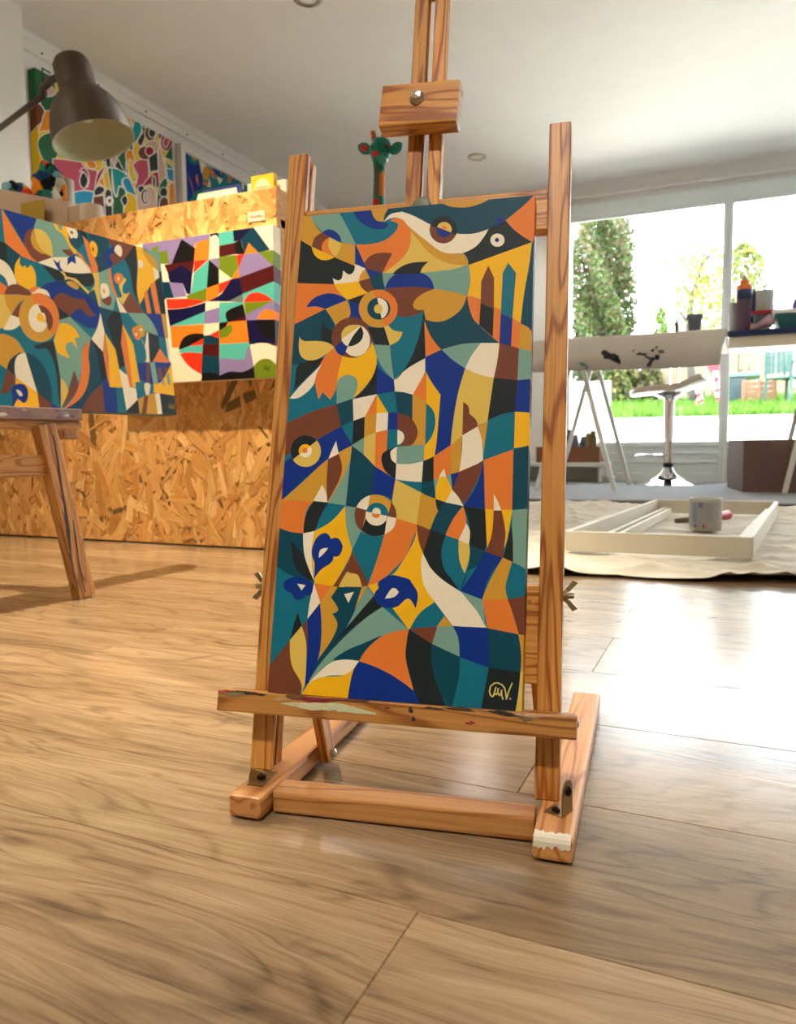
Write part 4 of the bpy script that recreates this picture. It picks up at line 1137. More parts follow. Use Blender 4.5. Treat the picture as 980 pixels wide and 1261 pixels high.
def along(name, s0, t0, s1, t1, w0, wid, thk, m=PINE, wdir=None, bev=.0012):
    """timber lying in the easel's plane; w0 = its front face; thk backwards"""
    return beam(name, E(s0, t0, w0 - thk / 2), E(s1, t1, w0 - thk / 2), wdir if wdir is not None else (Bv if abs(s1 - s0) > abs(t1 - t0) else A), wid, thk, m, easel, bev)
along('top_rail', -.006, .4045, .209, .4045, -.003, .036, .012)
along('lower_rail', -.002, .056, .209, .056, -.004, .075, .010)
# ledge
along('ledge', -.0412, -.0088, .2392, -.0083, .0225, .0165, .0215, OLDW, bev=.0014)
# paint on the ledge
def blobs(name, spots, wlev, parent, seed=1):
    rnd = random.Random(seed)
    for i, (s, t, rs, rt, rgb) in enumerate(spots):
        bm = bmesh.new(); n = 22; c = bm.verts.new(N3(E(s, t, wlev + .0005))); ring = []; low = []
        ph = [rnd.uniform(0, 6.28) for _ in range(4)]
        for k in range(n):
            a_ = 2 * math.pi * k / n
            f = 1 + .22 * math.sin(2 * a_ + ph[0]) + .18 * math.sin(3 * a_ + ph[1]) + .14 * math.sin(5 * a_ + ph[2]) + .1 * math.sin(8 * a_ + ph[3])
            ring.append(bm.verts.new(N3(E(s + rs * f * math.cos(a_), t + rt * f * math.sin(a_) * .8, wlev + .0003))))
            low.append(bm.verts.new(N3(E(s + rs * 1.04 * f * math.cos(a_), t + rt * 1.04 * f * math.sin(a_) * .8, wlev - .0002))))
        for k in range(n):
            k2 = (k + 1) % n
            bm.faces.new((c, ring[k], ring[k2])); bm.faces.new((ring[k], low[k], low[k2], ring[k2]))
        bmesh.ops.recalc_face_normals(bm, faces=bm.faces)
        key = 'dried_paint_%d_%d_%d' % rgb
        mm = MATS.get(key) or mat(key, rgb, .5, bump=.5, bscale=300, vary=.15)
        build(name, bm, mm, parent, False)
ledge = [o for o in easel.children if o.name.startswith('ledge')][0]
blobs('paint_splash', [(.042, -.0075, .018, .0042, (206, 200, 160)), (.068, -.0078, .017, .0036, (196, 200, 160)), (.043, -.0025, .015, .0024, (128, 28, 40)),
    (.026, -.002, .010, .0018, (110, 70, 40)), (-.028, -.0035, .009, .0026, (140, 120, 80)), (-.034, -.0022, .006, .0018, (170, 70, 60)), (-.009, -.0018, .008, .0016, (70, 40, 24)),
    (.118, -.0048, .0015, .0028, (24, 26, 34)), (.1205, -.011, .0012, .0024, (20, 22, 34)), (.100, -.0045, .0028, .0007, (120, 24, 30)), (.163, -.0105, .0034, .0014, (150, 24, 30)),
    (.155, -.0012, .012, .0012, (60, 44, 34)), (.07, -.0012, .02, .0012, (96, 50, 40)), (.205, -.0022, .014, .0012, (190, 150, 120)), (.014, -.0045, .006, .0016, (190, 150, 90)), (-.02, -.001, .012, .001, (52, 60, 40)), (.135, -.002, .006, .001, (60, 40, 30)), (.19, -.0022, .008, .0018, (36, 34, 30)), (.182, -.001, .005, .0012, (20, 26, 30)), (.203, -.004, .004, .0035, (120, 104, 66))], .0226, ledge)
lobj('screw', [(0, 0), (.0026, 0), (.0022, .0012), (0, .0014)], N3(E(.2393, -.0062, .012)), METAL, ledge, axis=A, seg=12)
# base runners (flat bars on the floor)
RH = .018
def runner(fl, fr_, ln):
    fl = np.array([*fl, 0.]); fr_ = np.array([*fr_, 0.]); m_ = (fl + fr_) / 2
    d = np.array([math.sin(math.radians(-5.8)), math.cos(math.radians(-5.8)), 0])
    return beam('base_runner', m_ + [0, 0, RH / 2 + .0015], m_ + d * ln + [0, 0, RH / 2 + .0015], (-d[1], d[0], 0), .0272, RH - .0015, PINE2, easel, .003)
rl = runner((-.3420, .4500), (-.3155, .4530), .30)
rr = runner((-.1180, .4795), (-.0908, .4830), .31)
for o_ in (rl, rr):
    c = o_.matrix_world @ Vector((-.13, 0, -.009)); lobj('foot_pad', [(0, -.0015), (.009, -.0015), (.009, .002), (0, .002)], (c.x, c.y, .0015), BLACK, o_, seg=16)
beam('cross_bar', (-.3175, .4805, .0098), (-.1235, .5145, .0098), (-.17, .98, 0), .0235, .0165, PINE2, easel, .002)
# white primer dab on the right runner's nose
pb = bmesh.new()
rnd = random.Random(3)
mw = rr.matrix_world
prof = []
for k in range(15): prof.append((k / 14, rnd.uniform(.35, 1)))
top = [bm_v for bm_v in ()]
rows_ = [[] for _ in range(5)]
for k, (u, dn) in enumerate(prof):
    yy = -.0122 + .0244 * u
    for r_, (xx, zz) in zip(rows_, ((-.150 + .004 * rnd.random(), .0086), (-.152, .0088), (-.15455, .0078), (-.1556, .00525), (-.1556, .00525 - .006 * dn))): r_.append(pb.verts.new(mw @ Vector((xx, yy, zz))))
for a_, b_ in zip(rows_, rows_[1:]):
    for k in range(14): pb.faces.new((a_[k], a_[k + 1], b_[k + 1], b_[k]))
bmesh.ops.recalc_face_normals(pb, faces=pb.faces)
o = build('primer_dab', pb, PRIMER, rr); md_ = o.modifiers.new('s', 'SOLIDIFY'); md_.thickness = .0004
# L brackets
def bracket(base, updir, sidedir, tilt, parent):
    """base plate lying on the runner, ear standing beside the upright"""
    b0 = N3(base); u = N3(updir).normalized(); s = N3(sidedir).normalized(); f = u.cross(s).normalized()
    bm = bmesh.new()
    pl = [b0 + s * x + f * y for x, y in ((-.006, -.006), (.008, -.006), (.008, .008), (-.006, .008))]
    def slab(ps, nrm, t):
        a_ = [bm.verts.new(p + nrm * t) for p in ps]; b_ = [bm.verts.new(p) for p in ps]
        bm.faces.new(a_); bm.faces.new(b_[::-1])
        for i in range(len(ps)): bm.faces.new((a_[i], b_[i], b_[(i + 1) % len(ps)], a_[(i + 1) % len(ps)]))
    slab(pl, u, .0012)
    ear = []
    for k in range(9):
        a2 = math.pi * k / 8; ear.append(b0 + s * .008 + f * (.001 - .0065 * math.cos(a2)) + u * (.018 + .008 * math.sin(a2)))
    ear = [b0 + s * .008 + f * -.006] + ear + [b0 + s * .008 + f * .008]
    slab(ear, s, .0012)
    bmesh.ops.recalc_face_normals(bm, faces=bm.faces)
    o = build('hinge_bracket', bm, BRASS, parent)
    lobj('screw', [(.0032, 0), (.003, .0016), (.0012, .0024), (0, .002)], b0 + u * .0012 + s * 0 + f * .001, DARKM, o, axis=u, seg=14, caps=False)
    lobj('screw', [(.0034, 0), (.0032, .0016), (.0012, .0026), (0, .0022)], b0 + s * .0092 + u * .018 + f * .001, DARKM, o, axis=s, seg=14, caps=False)
rb = pz(682, 1000, RH); lb = pz(321, 959, RH)
bracket((rb[0] + .001, rb[1], RH), (0, 0, 1), (.95, -.30, 0), 0, rr)
lbm = bmesh.new()
# left plate: bent zinc plate lying at the foot of the upright
lq = [N3(pz(x, y, z)) for x, y, z in ((304, 967, RH + .0006), (324, 969.5, RH + .0006), (342, 952, RH + .0008), (309, 948, RH + .004))]
a_ = [lbm.verts.new(p + Vector((0, 0, .0012))) for p in lq]; b_ = [lbm.verts.new(p) for p in lq]
lbm.faces.new(a_); lbm.faces.new(b_[::-1])
for i in range(4): lbm.faces.new((a_[i], b_[i], b_[(i + 1) % 4], a_[(i + 1) % 4]))
bmesh.ops.recalc_face_normals(lbm, faces=lbm.faces)
lp = build('hinge_bracket', lbm, BRASS, rl)
sc = pz(322, 957, RH + .0025); lobj('screw', [(.0036, 0), (.0034, .0016), (.0014, .0026), (0, .0022)], sc, DARKM, lp, seg=14, caps=False)
# props to the runners
d6 = np.array([math.sin(math.radians(-5.8)), math.cos(math.radians(-5.8)), 0])
pb0 = pz(404, 934, .006)
beam('prop', (pb0[0], pb0[1], .006), E(.0065, .084, -UD / 2), A, .0088, .017, PINE, easel, .0015)
beam('prop', (pb0[0] + .186, pb0[1] + .03, .006), E(.2015, .084, -UD / 2), A, .0088, .017, PINE, easel, .0015)
lobj('bolt', [(.0036, 0), (.0034, .002), (.0016, .003), (0, .003)], np.array([pb0[0], pb0[1], .012]) + A * .0046, METAL, easel, axis=A, seg=14, caps=False)
# wing nuts
def wing(c, side):
    c = N3(c); ax = N3(A) * side; u = N3(Bv); bm = bmesh.new()
    lathe(bm, [(.0046, 0), (.0040, .003), (.0024, .0042), (.0022, .0085), (0, .0085)], c, ax, 14)
    for sg in (1, -1):
        p = [c + u * sg * .002 + ax * .0015, c + u * sg * .0035 + ax * .0008, c + u * sg * .0118 + ax * .0072, c + u * sg * .0100 + ax * .0112, c + u * sg * .0035 + ax * .0052]
        f = N3(Nn) * .0011
        a_ = [bm.verts.new(q + f) for q in p]; b_ = [bm.verts.new(q - f) for q in p]
        bm.faces.new(a_); bm.faces.new(b_[::-1])
        for i in range(5): bm.faces.new((a_[i], b_[i], b_[(i + 1) % 5], a_[(i + 1) % 5]))
    bmesh.ops.recalc_face_normals(bm, faces=bm.faces)
    build('wing_nut', bm, BRASS, easel)
wing(E(.2266, .0865, -UD / 2), 1); wing(E(-.0215, .0845, -UD / 2), -1)
# mast: two slats, spacer, sliding head block
m1 = grooved('mast_slat', E(.0929, .10, -.0065), E(.0929, .80, -.0065), .0128, .0125, 1)
m2 = grooved('mast_slat', E(.1112, .10, -.0065), E(.1112, .80, -.0065), .0118, .0125, -1)
along('mast_spacer', .102, .622, .102, .655, -.001, .0055, .010)
along('mast_spacer', .102, .11, .102, .16, -.001, .0055, .010)
blk = along('sliding_block', .0652, .5018, .1338, .4982, .0185, .0385, .0170, wdir=Bv, bev=.0015)
lobj('hex_bolt', [(.0068, 0), (.0066, .0015), (.0048, .003), (.0042, .0052), (0, .006)], N3(E(.0978, .5045, .0187)), METAL, blk, axis=Nn, seg=6, caps=False, smooth=False)
lobj('mast_knob', [(.0085, 0), (.0088, .006), (.007, .009), (0, .0105)], N3(E(.1035, .4105, .0005)), mat('dull_green_knob', (110, 112, 84), .5), easel, axis=Nn, seg=24)

# ------------------------------------------------------------------ main canvas
def px2plane(O, a, b, n):
    def f(x, y):
        p = pP(x, y, O, n) - O
        return float(p @ a), float(p @ b)
    return f
f0 = px2plane(CBL, A, Bv, Nn)
polys = art(MAIN, C49)
for q in signature('h', 1, 1, 665, 740, 8.0): polys.append(((222, 204, 116), [(480 + x / 4.9, 700 + y / 4.9) for x, y in q]))
cv = picture('painted_canvas', None, CBL, A, Bv, Nn, .2, .405, CT - .0004, polys, T_, f0, wrap=2.6)
tag(cv, 'tall narrow abstract canvas of teal, orange and mustard shapes resting on the pine easel', 'painting')

# ------------------------------------------------------------------ OSB counter
def strands(name, corners, count, parent, seed, axis_bias=90, size=(.03, .10), wd=(.008, .024), base=None):
    """pressed strand board: corners = origin, U vector, V vector, normal"""
    O_, U_, V_, n_ = [np.array(c, float) for c in corners]
    Lu, Lv = np.linalg.norm(U_), np.linalg.norm(V_); u = U_ / Lu; v = V_ / Lv
    rnd = random.Random(seed); bm = bmesh.new(); lay = bm.loops.layers.float_color.new('pigment'); uvl = bm.loops.layers.uv.new('UVMap')
    tones = [(222, 168, 100), (214, 158, 90), (228, 178, 112), (206, 146, 78), (200, 140, 74), (236, 192, 130), (184, 124, 62), (218, 162, 94), (210, 152, 84), (224, 172, 104), (216, 160, 92)]
    def poly(pts, d, col, off, l0):
        vs = [bm.verts.new(N3(O_ + u * p[0] + v * p[1] + n_ * d)) for p in pts]
        try: f = bm.faces.new(vs)
        except ValueError: return
        c = lin(col); ca, sa = math.cos(l0), math.sin(l0)
        for lp, p in zip(f.loops, pts):
            lp[lay] = (*c, 1); lp[uvl].uv = (p[0] * ca + p[1] * sa + off, -p[0] * sa + p[1] * ca + off * 1.7)
    poly([(0, 0), (Lu, 0), (Lu, Lv), (0, Lv)], 0, (190, 130, 68), 0, 0)
    def clip(pts):
        for ax_, lim, sg in ((0, 0, 1), (0, Lu, -1), (1, 0, 1), (1, Lv, -1)):
            out = []
            for i in range(len(pts)):
                p, q = pts[i - 1], pts[i]; dp = (p[ax_] - lim) * sg; dq = (q[ax_] - lim) * sg
                if (dp >= 0) != (dq >= 0):
                    t = dp / (dp - dq); out.append((p[0] + (q[0] - p[0]) * t, p[1] + (q[1] - p[1]) * t))
                if dq >= 0: out.append(q)
            pts = out
            if len(pts) < 3: return None
        return pts
    for i in range(count):
        cx, cy = rnd.uniform(0, Lu), rnd.uniform(0, Lv)
        an = math.radians(rnd.gauss(axis_bias, 32) if rnd.random() < .78 else rnd.uniform(0, 180))
        ln = rnd.uniform(*size); wdt = rnd.uniform(*wd)
        if rnd.random() < .35: ln *= .5; wdt *= .35
        ca, sa = math.cos(an), math.sin(an)
        loc = [(-ln / 2, -wdt / 2 * rnd.uniform(.3, 1)), (-ln * .2, -wdt / 2), (ln / 2 * rnd.uniform(.6, 1), -wdt / 2 * rnd.uniform(.2, 1)), (ln / 2, wdt / 2 * rnd.uniform(0, .8)), (ln * .2, wdt / 2), (-ln / 2 * rnd.uniform(.7, 1), wdt / 2 * rnd.uniform(.4, 1))]
        pts = clip([(cx + x * ca - y * sa, cy + x * sa + y * ca) for x, y in loc])
        if not pts: continue
        t = rnd.choice(tones); k = rnd.uniform(.95, 1.04); t = tuple(.72 * a_ + .28 * b_ for a_, b_ in zip(t, (214, 158, 90)))
        if rnd.random() < .025: t = (120, 92, 52)
        poly(pts, 4e-7 * (i + 40), tuple(min(250, c * k) for c in t), rnd.uniform(0, 30), an)
    return build(name, bm, OSBM, parent)
OSBE = mat('osb_cut_edge', (206, 150, 88), .7, vary=.3, vscale=90, bump=.4, bscale=300)
BY = 1.704
bx0, bx1, btop = -2.88, pY(340, 231, BY)[0], .936
bar = empty('osb_counter', ((bx0 + bx1) / 2, BY + .2, 0), 'long counter clad in golden strand board, standing left behind the easel', 'counter')
cm = bmesh.new(); bx(cm, (bx0, BY, .004), (bx1, BY + .018, btop), .0008); bx(cm, (bx0, BY + .018, .004), (bx0 + .018, BY + .42, .86)); build('front_board', cm, OSBE, bar)
strands('strand_face', ((bx0, BY - .0004, .006), (bx1 - bx0, 0, 0), (0, 0, btop - .007), (0, -1, 0)), 7500, bar, 11, size=(.03, .14), wd=(.006, .034))
box('worktop', (bx0, BY + .018, .84), (bx1, BY + .42, .86), OSBE, bar)
side = bmesh.new()
bx(side, (bx1 - .018, BY + .018, .004), (bx1, BY + .05, btop), .0008); bx(side, (bx1 - .018, BY + .39, .004), (bx1, BY + .42, .935), .0008)
bx(side, (bx1 - .018, BY + .05, .004), (bx1, BY + .39, .06)); bx(side, (bx1 - .018, BY + .05, .88), (bx1, BY + .39, .935)); build('end_frame', side, OSBE, bar)
box('back_board', (bx0 + .018, BY + .408, .004), (bx1 - .018, BY + .42, .84), OSBE, bar)
for z in (.30, .58): box('shelf', (bx1 - .5, BY + .02, z), (bx1 - .004, BY + .40, z + .015), OSBE, bar)
PAPER = mat('white_paper', (232, 226, 210), .8)
def stand_item(name, lo, hi, m, label, cat, group=None, bevel=.002):
    o = box(name, lo, hi, m, None, bevel); tag(o, label, cat, group); return o
stand_item('paper_folder', (bx1 - .20, BY + .07, .595), (bx1 - .012, BY + .10, .82), PAPER, 'white upright folder on the counter end shelf nearest the front board', 'folder')
stand_item('paper_folder', (bx1 - .19, BY + .115, .595), (bx1 - .014, BY + .16, .80), mat('brown_folder', (120, 84, 56), .7), 'brown upright folder on the counter end shelf beside the white one', 'folder')
stand_item('storage_box', (bx1 - .22, BY + .07, .315), (bx1 - .02, BY + .34, .48), mat('taupe_box', (150, 130, 112), .8), 'taupe storage box on the lower shelf of the counter end', 'box')
# price sticker
s0 = pY(305, 262, BY - .005); s1 = pY(326, 270.5, BY - .005)
st = empty('price_sticker', (s0[0], BY - .004, s1[2]), 'small pale pink sticker with red print on the strand board, above the red canvas', 'sticker')
box('sticker_paper', (s0[0], BY - .0050, s1[2]), (s1[0], BY - .0038, s0[2]), mat('pale_pink_sticker', (240, 200, 168), .7), st)
pm = bmesh.new(); rnd = random.Random(9)
xx = s0[0] + .006
while xx < s1[0] - .008:
    k = rnd.uniform(.002, .005); bx(pm, (xx, BY - .0054, s1[2] + .008), (xx + k, BY - .0050, s1[2] + .008 + rnd.uniform(.004, .008))); xx += k + .0016
build('sticker_print', pm, mat('red_print', (214, 110, 80), .7), st)

# red/orange canvas on the counter front
YR = BY - .006 - .034
RA, RBv, RN = np.array([1., 0, 0]), np.array([0, 0, 1.]), np.array([0, -1., 0])
rt_ = pY(335.5, 276.5, YR); rb_ = pY(340, 464, YR)
RW_ = .50; RO = np.array([rt_[0] - RW_, YR, rb_[2]]); RH_ = rt_[2] - rb_[2]
polys = art(RED, R5)
for q in signature('r', .34, .36, 862, 998, 3.2): polys.append(((20, 22, 10), [(170 + x / 5.444, 270 + y / 5.444) for x, y in q]))
o = picture('painted_canvas', None, RO, RA, RBv, RN, RW_, RH_, .034, polys, PAL['w'], px2plane(RO, RA, RBv, RN), wrap=3.5)
tag(o, 'canvas of purple, orange, red and black patches hung on the strand board counter', 'painting')
tag(tobj('canvas_hook', [(RO[0] + .25, BY - .003, RO[2] + RH_ - .03), (RO[0] + .25, BY - .003, RO[2] + RH_ - .01)], .002, METAL), 'small metal hook behind the red and purple canvas', 'hook')

# ------------------------------------------------------------------ left easel with the square teal canvas
kk = .37 / .4
TO = np.array([0, 0, .28]) + kk * (np.array([-1.269, 1.066, .356]) - np.array([0, 0, .28]))
ty, tt = 1.468, .097
TWD = .45
TA = np.array([math.cos(ty), math.sin(ty), 0]); _n = np.array([-math.sin(ty), math.cos(ty), 0])
TB = np.array([0, 0, 1.]) * math.cos(tt) + _n * math.sin(tt); TN = np.cross(TA, TB)
TO = TO - TA * (TWD - .37)
polys = art(TEAL, T8)
for q in signature('t', .45, .5, 828, 1068, 4.5): polys.append(((150, 128, 50), [(110 + x / 8.167, 370 + y / 8.167) for x, y in q]))
o = picture('painted_canvas', None, TO, TA, TB, TN, TWD, .357, .03, polys, T_, px2plane(TO, TA, TB, TN), wrap=1.0)
tag(o, 'square canvas of teal, navy and mustard shapes resting on the worn easel at left', 'painting')
TO = TO + TA * (TWD - .37)
le = empty('worn_easel', (TO[0] - .1, TO[1] + .1, 0), 'paint-stained wooden easel at the left edge holding the square teal canvas', 'easel')
F0 = np.array([-1.108, 1.065, 0])
def LP(x, y, w_=0.): return pP(x, y, F0 + TN * w_, TN)
ft = LP(103, 731); tp_ = LP(62, 560); dr = (tp_ - ft) / np.linalg.norm(tp_ - ft)
ft = ft - dr * (ft[2] / dr[2]) if False else ft
leg_top = ft + dr * ((.322 - ft[2]) / dr[2])
LW = .036
legR = beam('leg', ft - dr * (ft[2] - .001) / dr[2] * 1.0, leg_top, TA, LW, .024, OLDW, le, .002)
ctr = TO + TA * .02     # mirror plane of the easel
mirr = lambda p: p - TA * 2 * ((p - (TO - TA * .12)) @ TA)
beam('leg', mirr(ft - dr * (ft[2] - .001) / dr[2]), mirr(leg_top), TA, LW, .024, OLDW, le, .002)
# stretcher
q0 = LP(60, 573, -.004); 
beam('stretcher', q0 - TA * .62, q0 + TA * .004, TB, .038, .018, OLDW, le, .002)
# tray under the canvas
TRW = TO - TB * .0125
end = pP(101, 517, TO + TN * .035, TN); send = float((end - TO) @ TA)
STAIN = mat('paint_caked_wood', (132, 104, 98), .6, vary=.5, vscale=40, bump=.6, bscale=120)
beam('tray', TRW + TA * -.5 + TN * .000, TRW + TA * send + TN * .000, TN, .075, .022, STAIN, le, .002)
beam('tray_support', TRW + TA * -.5 - TB * .018 + TN * .012, TRW + TA * (send + .006) - TB * .018 + TN * .012, TN, .030, .014, OLDW, le, .002)
rnd = random.Random(8)
tray = [c for c in le.children if c.name.startswith('tray')][0]
for k in range(11):
    s = send - rnd.uniform(.01, .2); q = TRW + TA * s + TN * .0378 + TB * rnd.uniform(-.006, .006)
    bm = bmesh.new(); n = 12; c = bm.verts.new(N3(q + TN * .0006)); R_ = rnd.uniform(.003, .008); ring = []
    for i in range(n):
        a_ = 2 * math.pi * i / n; ring.append(bm.verts.new(N3(q + TA * R_ * 1.6 * math.cos(a_) * rnd.uniform(.7, 1.1) + TB * R_ * .6 * math.sin(a_) * rnd.uniform(.6, 1.1))))
    for i in range(n): bm.faces.new((c, ring[i], ring[(i + 1) % n]))
    bmesh.ops.recalc_face_normals(bm, faces=bm.faces)
    rgb = rnd.choice([(190, 140, 110), (96, 120, 140), (70, 60, 30), (150, 60, 60), (200, 190, 170), (110, 70, 90)])
    build('paint_splash', bm, MATS.get('dp%d' % rgb[0]) or mat('dp%d' % rgb[0], rgb, .6), tray)
# dark paint runs on the leg
for (pts, wd) in (([(66, 536), (71, 565), (76, 600), (83, 640), (88, 690), (97, 730)], .0035), ([(90, 640), (97, 690), (105, 729)], .0022), ([(80, 625), (84, 655), (86, 676)], .008)):
    bm = bmesh.new(); prev = None
    for i, (x, y) in enumerate(pts):
        p = LP(x, y, .0125); wd2 = wd * (1 if 0 < i < len(pts) - 1 else .4)
        a_ = (bm.verts.new(N3(p - TA * wd2 / 2)), bm.verts.new(N3(p + TA * wd2 / 2)))
        if prev: bm.faces.new((prev[0], prev[1], a_[1], a_[0]))
        prev = a_
    bmesh.ops.recalc_face_normals(bm, faces=bm.faces)
    o = build('paint_run', bm, MATS.get('slate_paint') or mat('slate_paint', (62, 60, 62), .6), legR); m_ = o.modifiers.new('s', 'SOLIDIFY'); m_.thickness = .0008; m_.offset = 0
# rear leg
post = TO + TA * .12 - TN * .045
beam('mast', post - TB * .05, post + TB * .36, TA, .034, .024, OLDW, le, .002)
beam('leg', post + TB * .30 - TN * .02, np.array([-1.72, 1.02, .001]), TA, .032, .022, OLDW, le, .002)

# ------------------------------------------------------------------ wall painting and framed picture on the left wall
WX = XL + .002
def xpix(T_):
    O_ = np.array([XL + .002 + T_, 0, 0]); a_ = np.array([0, 1., 0]); b_ = np.array([0, 0, 1.]); n_ = np.array([1., 0, 0])
    return O_, a_, b_, n_
T2 = .045
y0 = pX(46, 150, WX + T2)[1]; y1 = pX(211.5, 170, WX + T2)[1]
ztop = pX(211.5, 165, WX + T2)[2]; ztop2 = pX(46, 92, WX + T2)[2]; zt = (ztop + ztop2) / 2 - .005
O2, a2, b2, n2 = xpix(T2); O2 = np.array([O2[0], y0, zt - .78])
pw_ = []
base = art(WALLART, W6, 5.)
for col, pp in base:
    pw_.append((col, pp)); cl = pp + [pp[0]]
    cl = cl[::2] + [cl[-1]] if len(cl) > 40 else cl
    for q in stroke(cl, 1.15): pw_.append((PAL['WW'], q))
o = picture('painted_canvas', None, O2, a2, b2, n2, y1 - y0, .78, T2, pw_, PAL['YY'], px2plane(O2, a2, b2, n2))
tag(o, 'big rainbow coloured canvas with white outlined curvy shapes on the left wall, behind the lamp', 'painting')
yf0 = pX(223, 200, WX + .04)[1]; zf = pX(224, 177, WX + .04)[2]
fr = empty('framed_picture', (WX, yf0, zf - .6), 'white framed teal picture on the left wall, half hidden by the counter top', 'picture')
fw_ = 1.25
fm = bmesh.new()
bx(fm, (WX, yf0, zf - .6), (WX + .045, yf0 + .035, zf), .002); bx(fm, (WX, yf0 + fw_ - .035, zf - .6), (WX + .045, yf0 + fw_, zf), .002)
bx(fm, (WX, yf0 + .035, zf - .035), (WX + .045, yf0 + fw_ - .035, zf), .002); bx(fm, (WX, yf0 + .035, zf - .6), (WX + .045, yf0 + fw_ - .035, zf - .565), .002)
build('frame', fm, WHITE, fr)
O3 = np.array([WX + .030, yf0 + .036, zf - .564])
picture('canvas', fr, O3, a2, b2, n2, fw_ - .072, .528, .02, art(FRAMED, F7, 5.), (8, 122, 126), px2plane(O3, a2, b2, n2))

# ------------------------------------------------------------------ things on the counter
CZ = .86
LAMPM = mat('dark_bronze_lamp', (66, 54, 42), .55, 0, bump=.05); OLIVE = mat('pale_inside_of_shade', (206, 206, 176), .6)
YL = 2.08
lc = pY(116, 174, YL)        # centre of the mouth
lt = pY(86, 74, YL + .03)       # top of the head
ex_ = (lt - lc); dl_ = float((lc - CP) @ FW); vdir = (lc - CP) / np.linalg.norm(lc - CP)
ex_ = ex_ - vdir * (ex_ @ vdir); Lim = np.linalg.norm(ex_); ex_ /= Lim
ax = ex_ * .885 + vdir * .465
lamp = empty('desk_lamp', (lc[0] - .30, YL + .05, CZ), 'dark bronze desk lamp with bell shade at upper left, switched off', 'lamp')
R0 = 49 / F * dl_; LS = Lim / .885 / .246 * 1.0
prof = [(r_, h_ * LS) for r_, h_ in [(R0, 0), (R0 * .985, .02), (R0 * .95, .05), (R0 * .88, .08), (R0 * .77, .107), (R0 * .62, .13), (R0 * .49, .145), (R0 * .455, .155), (R0 * .46, .20), (R0 * .445, .228), (R0 * .37, .242), (0, .246)]]
prin = [(r_, h_ * LS) for r_, h_ in [(0, .236), (R0 * .36, .230), (R0 * .42, .155), (R0 * .46, .142), (R0 * .73, .104), (R0 * .85, .076), (R0 * .92, .048), (R0 * .96, .018), (R0 * .97, .001), (R0, 0)]]
shade = lobj('lamp_shade', prof, lc, LAMPM, lamp, axis=ax, seg=48, caps=False)
ins = lobj('shade_lining', prin, lc, OLIVE, shade, axis=ax, seg=48, caps=False)
lobj('bulb', [(0, .07), (.018, .075), (.028, .10), (.024, .125), (.014, .14), (.014, .2)], lc, mat('frosted_bulb', (236, 232, 214), .4), lamp, axis=ax, seg=24)
side_ = np.cross(ax, np.array([0, 1., 0])); side_ /= np.linalg.norm(side_); tow = np.cross(side_, ax)
if tow[1] > 0: tow = -tow
piv = pY(76, 93, YL - .03); arm0 = pY(54, 117, YL + .0); arm1 = pY(34, 132, YL + .05)
lobj('pivot_knob', [(.012, 0), (.012, .014), (.008, .018), (0, .018)], piv + np.array([0, .012, 0]), DARKM, lamp, axis=(0.2, -1, 0.1), seg=18)
bm = bmesh.new(); tube(bm, [piv, pY(64, 98, YL - .02), pY(53, 108, YL), arm0], [.012, .013, .014, .012], 10); build('shade_yoke', bm, LAMPM, lamp, True)
tobj('arm', [arm0, arm1, arm1 + (arm1 - arm0) * 3.5], .011, LAMPM, lamp)
elbow = arm1 + (arm1 - arm0) * 3.5
foot = np.array([lamp.location.x - .02, YL - .05, CZ])
tobj('arm', [elbow, foot + [0, 0, .03]], .011, LAMPM, lamp)
lobj('base', [(0, 0), (.085, 0), (.085, .012), (.075, .02), (.02, .026), (0, .03)], foot, LAMPM, lamp)
tobj('cable', [pY(62, 90, YL - .02), pY(52, 84, YL), pY(53, 96, YL), pY(52, 110, YL), pY(48, 120, YL + .01)], .0028, BLACK, lamp, seg=8)
# grey board box with yellow label
YX = 1.83
c0 = pY(-8, 222, YX); c1 = pY(73, 244.5, YX)
cb = empty('carton', (c0[0], YX, CZ), 'pale grey-brown carton with a yellow label on the counter, left edge', 'box')
bm = bmesh.new(); 
q = [(c0[0] - .1, YX, c0[2] + .004), (c1[0], YX + .03, c1[2]), (c1[0], YX + .16, c1[2] + .01), (c0[0] - .1, YX + .16, c0[2] + .01)]
tv = [bm.verts.new(p) for p in q]; bv = [bm.verts.new((p[0], p[1], CZ)) for p in q]
bm.faces.new(tv); bm.faces.new(bv[::-1])
for i in range(4): bm.faces.new((tv[i], bv[i], bv[(i + 1) % 4], tv[(i + 1) % 4]))
bmesh.ops.recalc_face_normals(bm, faces=bm.faces); CARD = mat('pale_carton', (196, 176, 156), .75, vary=.05)
build('box_body', bm, CARD, cb)
d1_ = pY(72, 243, YX + .02); d2_ = pY(94, 252, YX + .02)
box('box_flap', (d1_[0] - .01, YX + .034, CZ), (d2_[0], YX + .12, d2_[2] + .004), CARD, cb, .001)
l0 = pY(24, 249, YX - .003); l1 = pY(57.5, 268, YX + .01)
lb_ = box('yellow_label', (l0[0], YX + .002, CZ + .003), (l1[0], YX + .004, l0[2] - .004), mat('mustard_label', (176, 146, 26), .6), cb)
lb_.matrix_world = Matrix.Translation((0, -.001, 0)) @ lb_.matrix_world
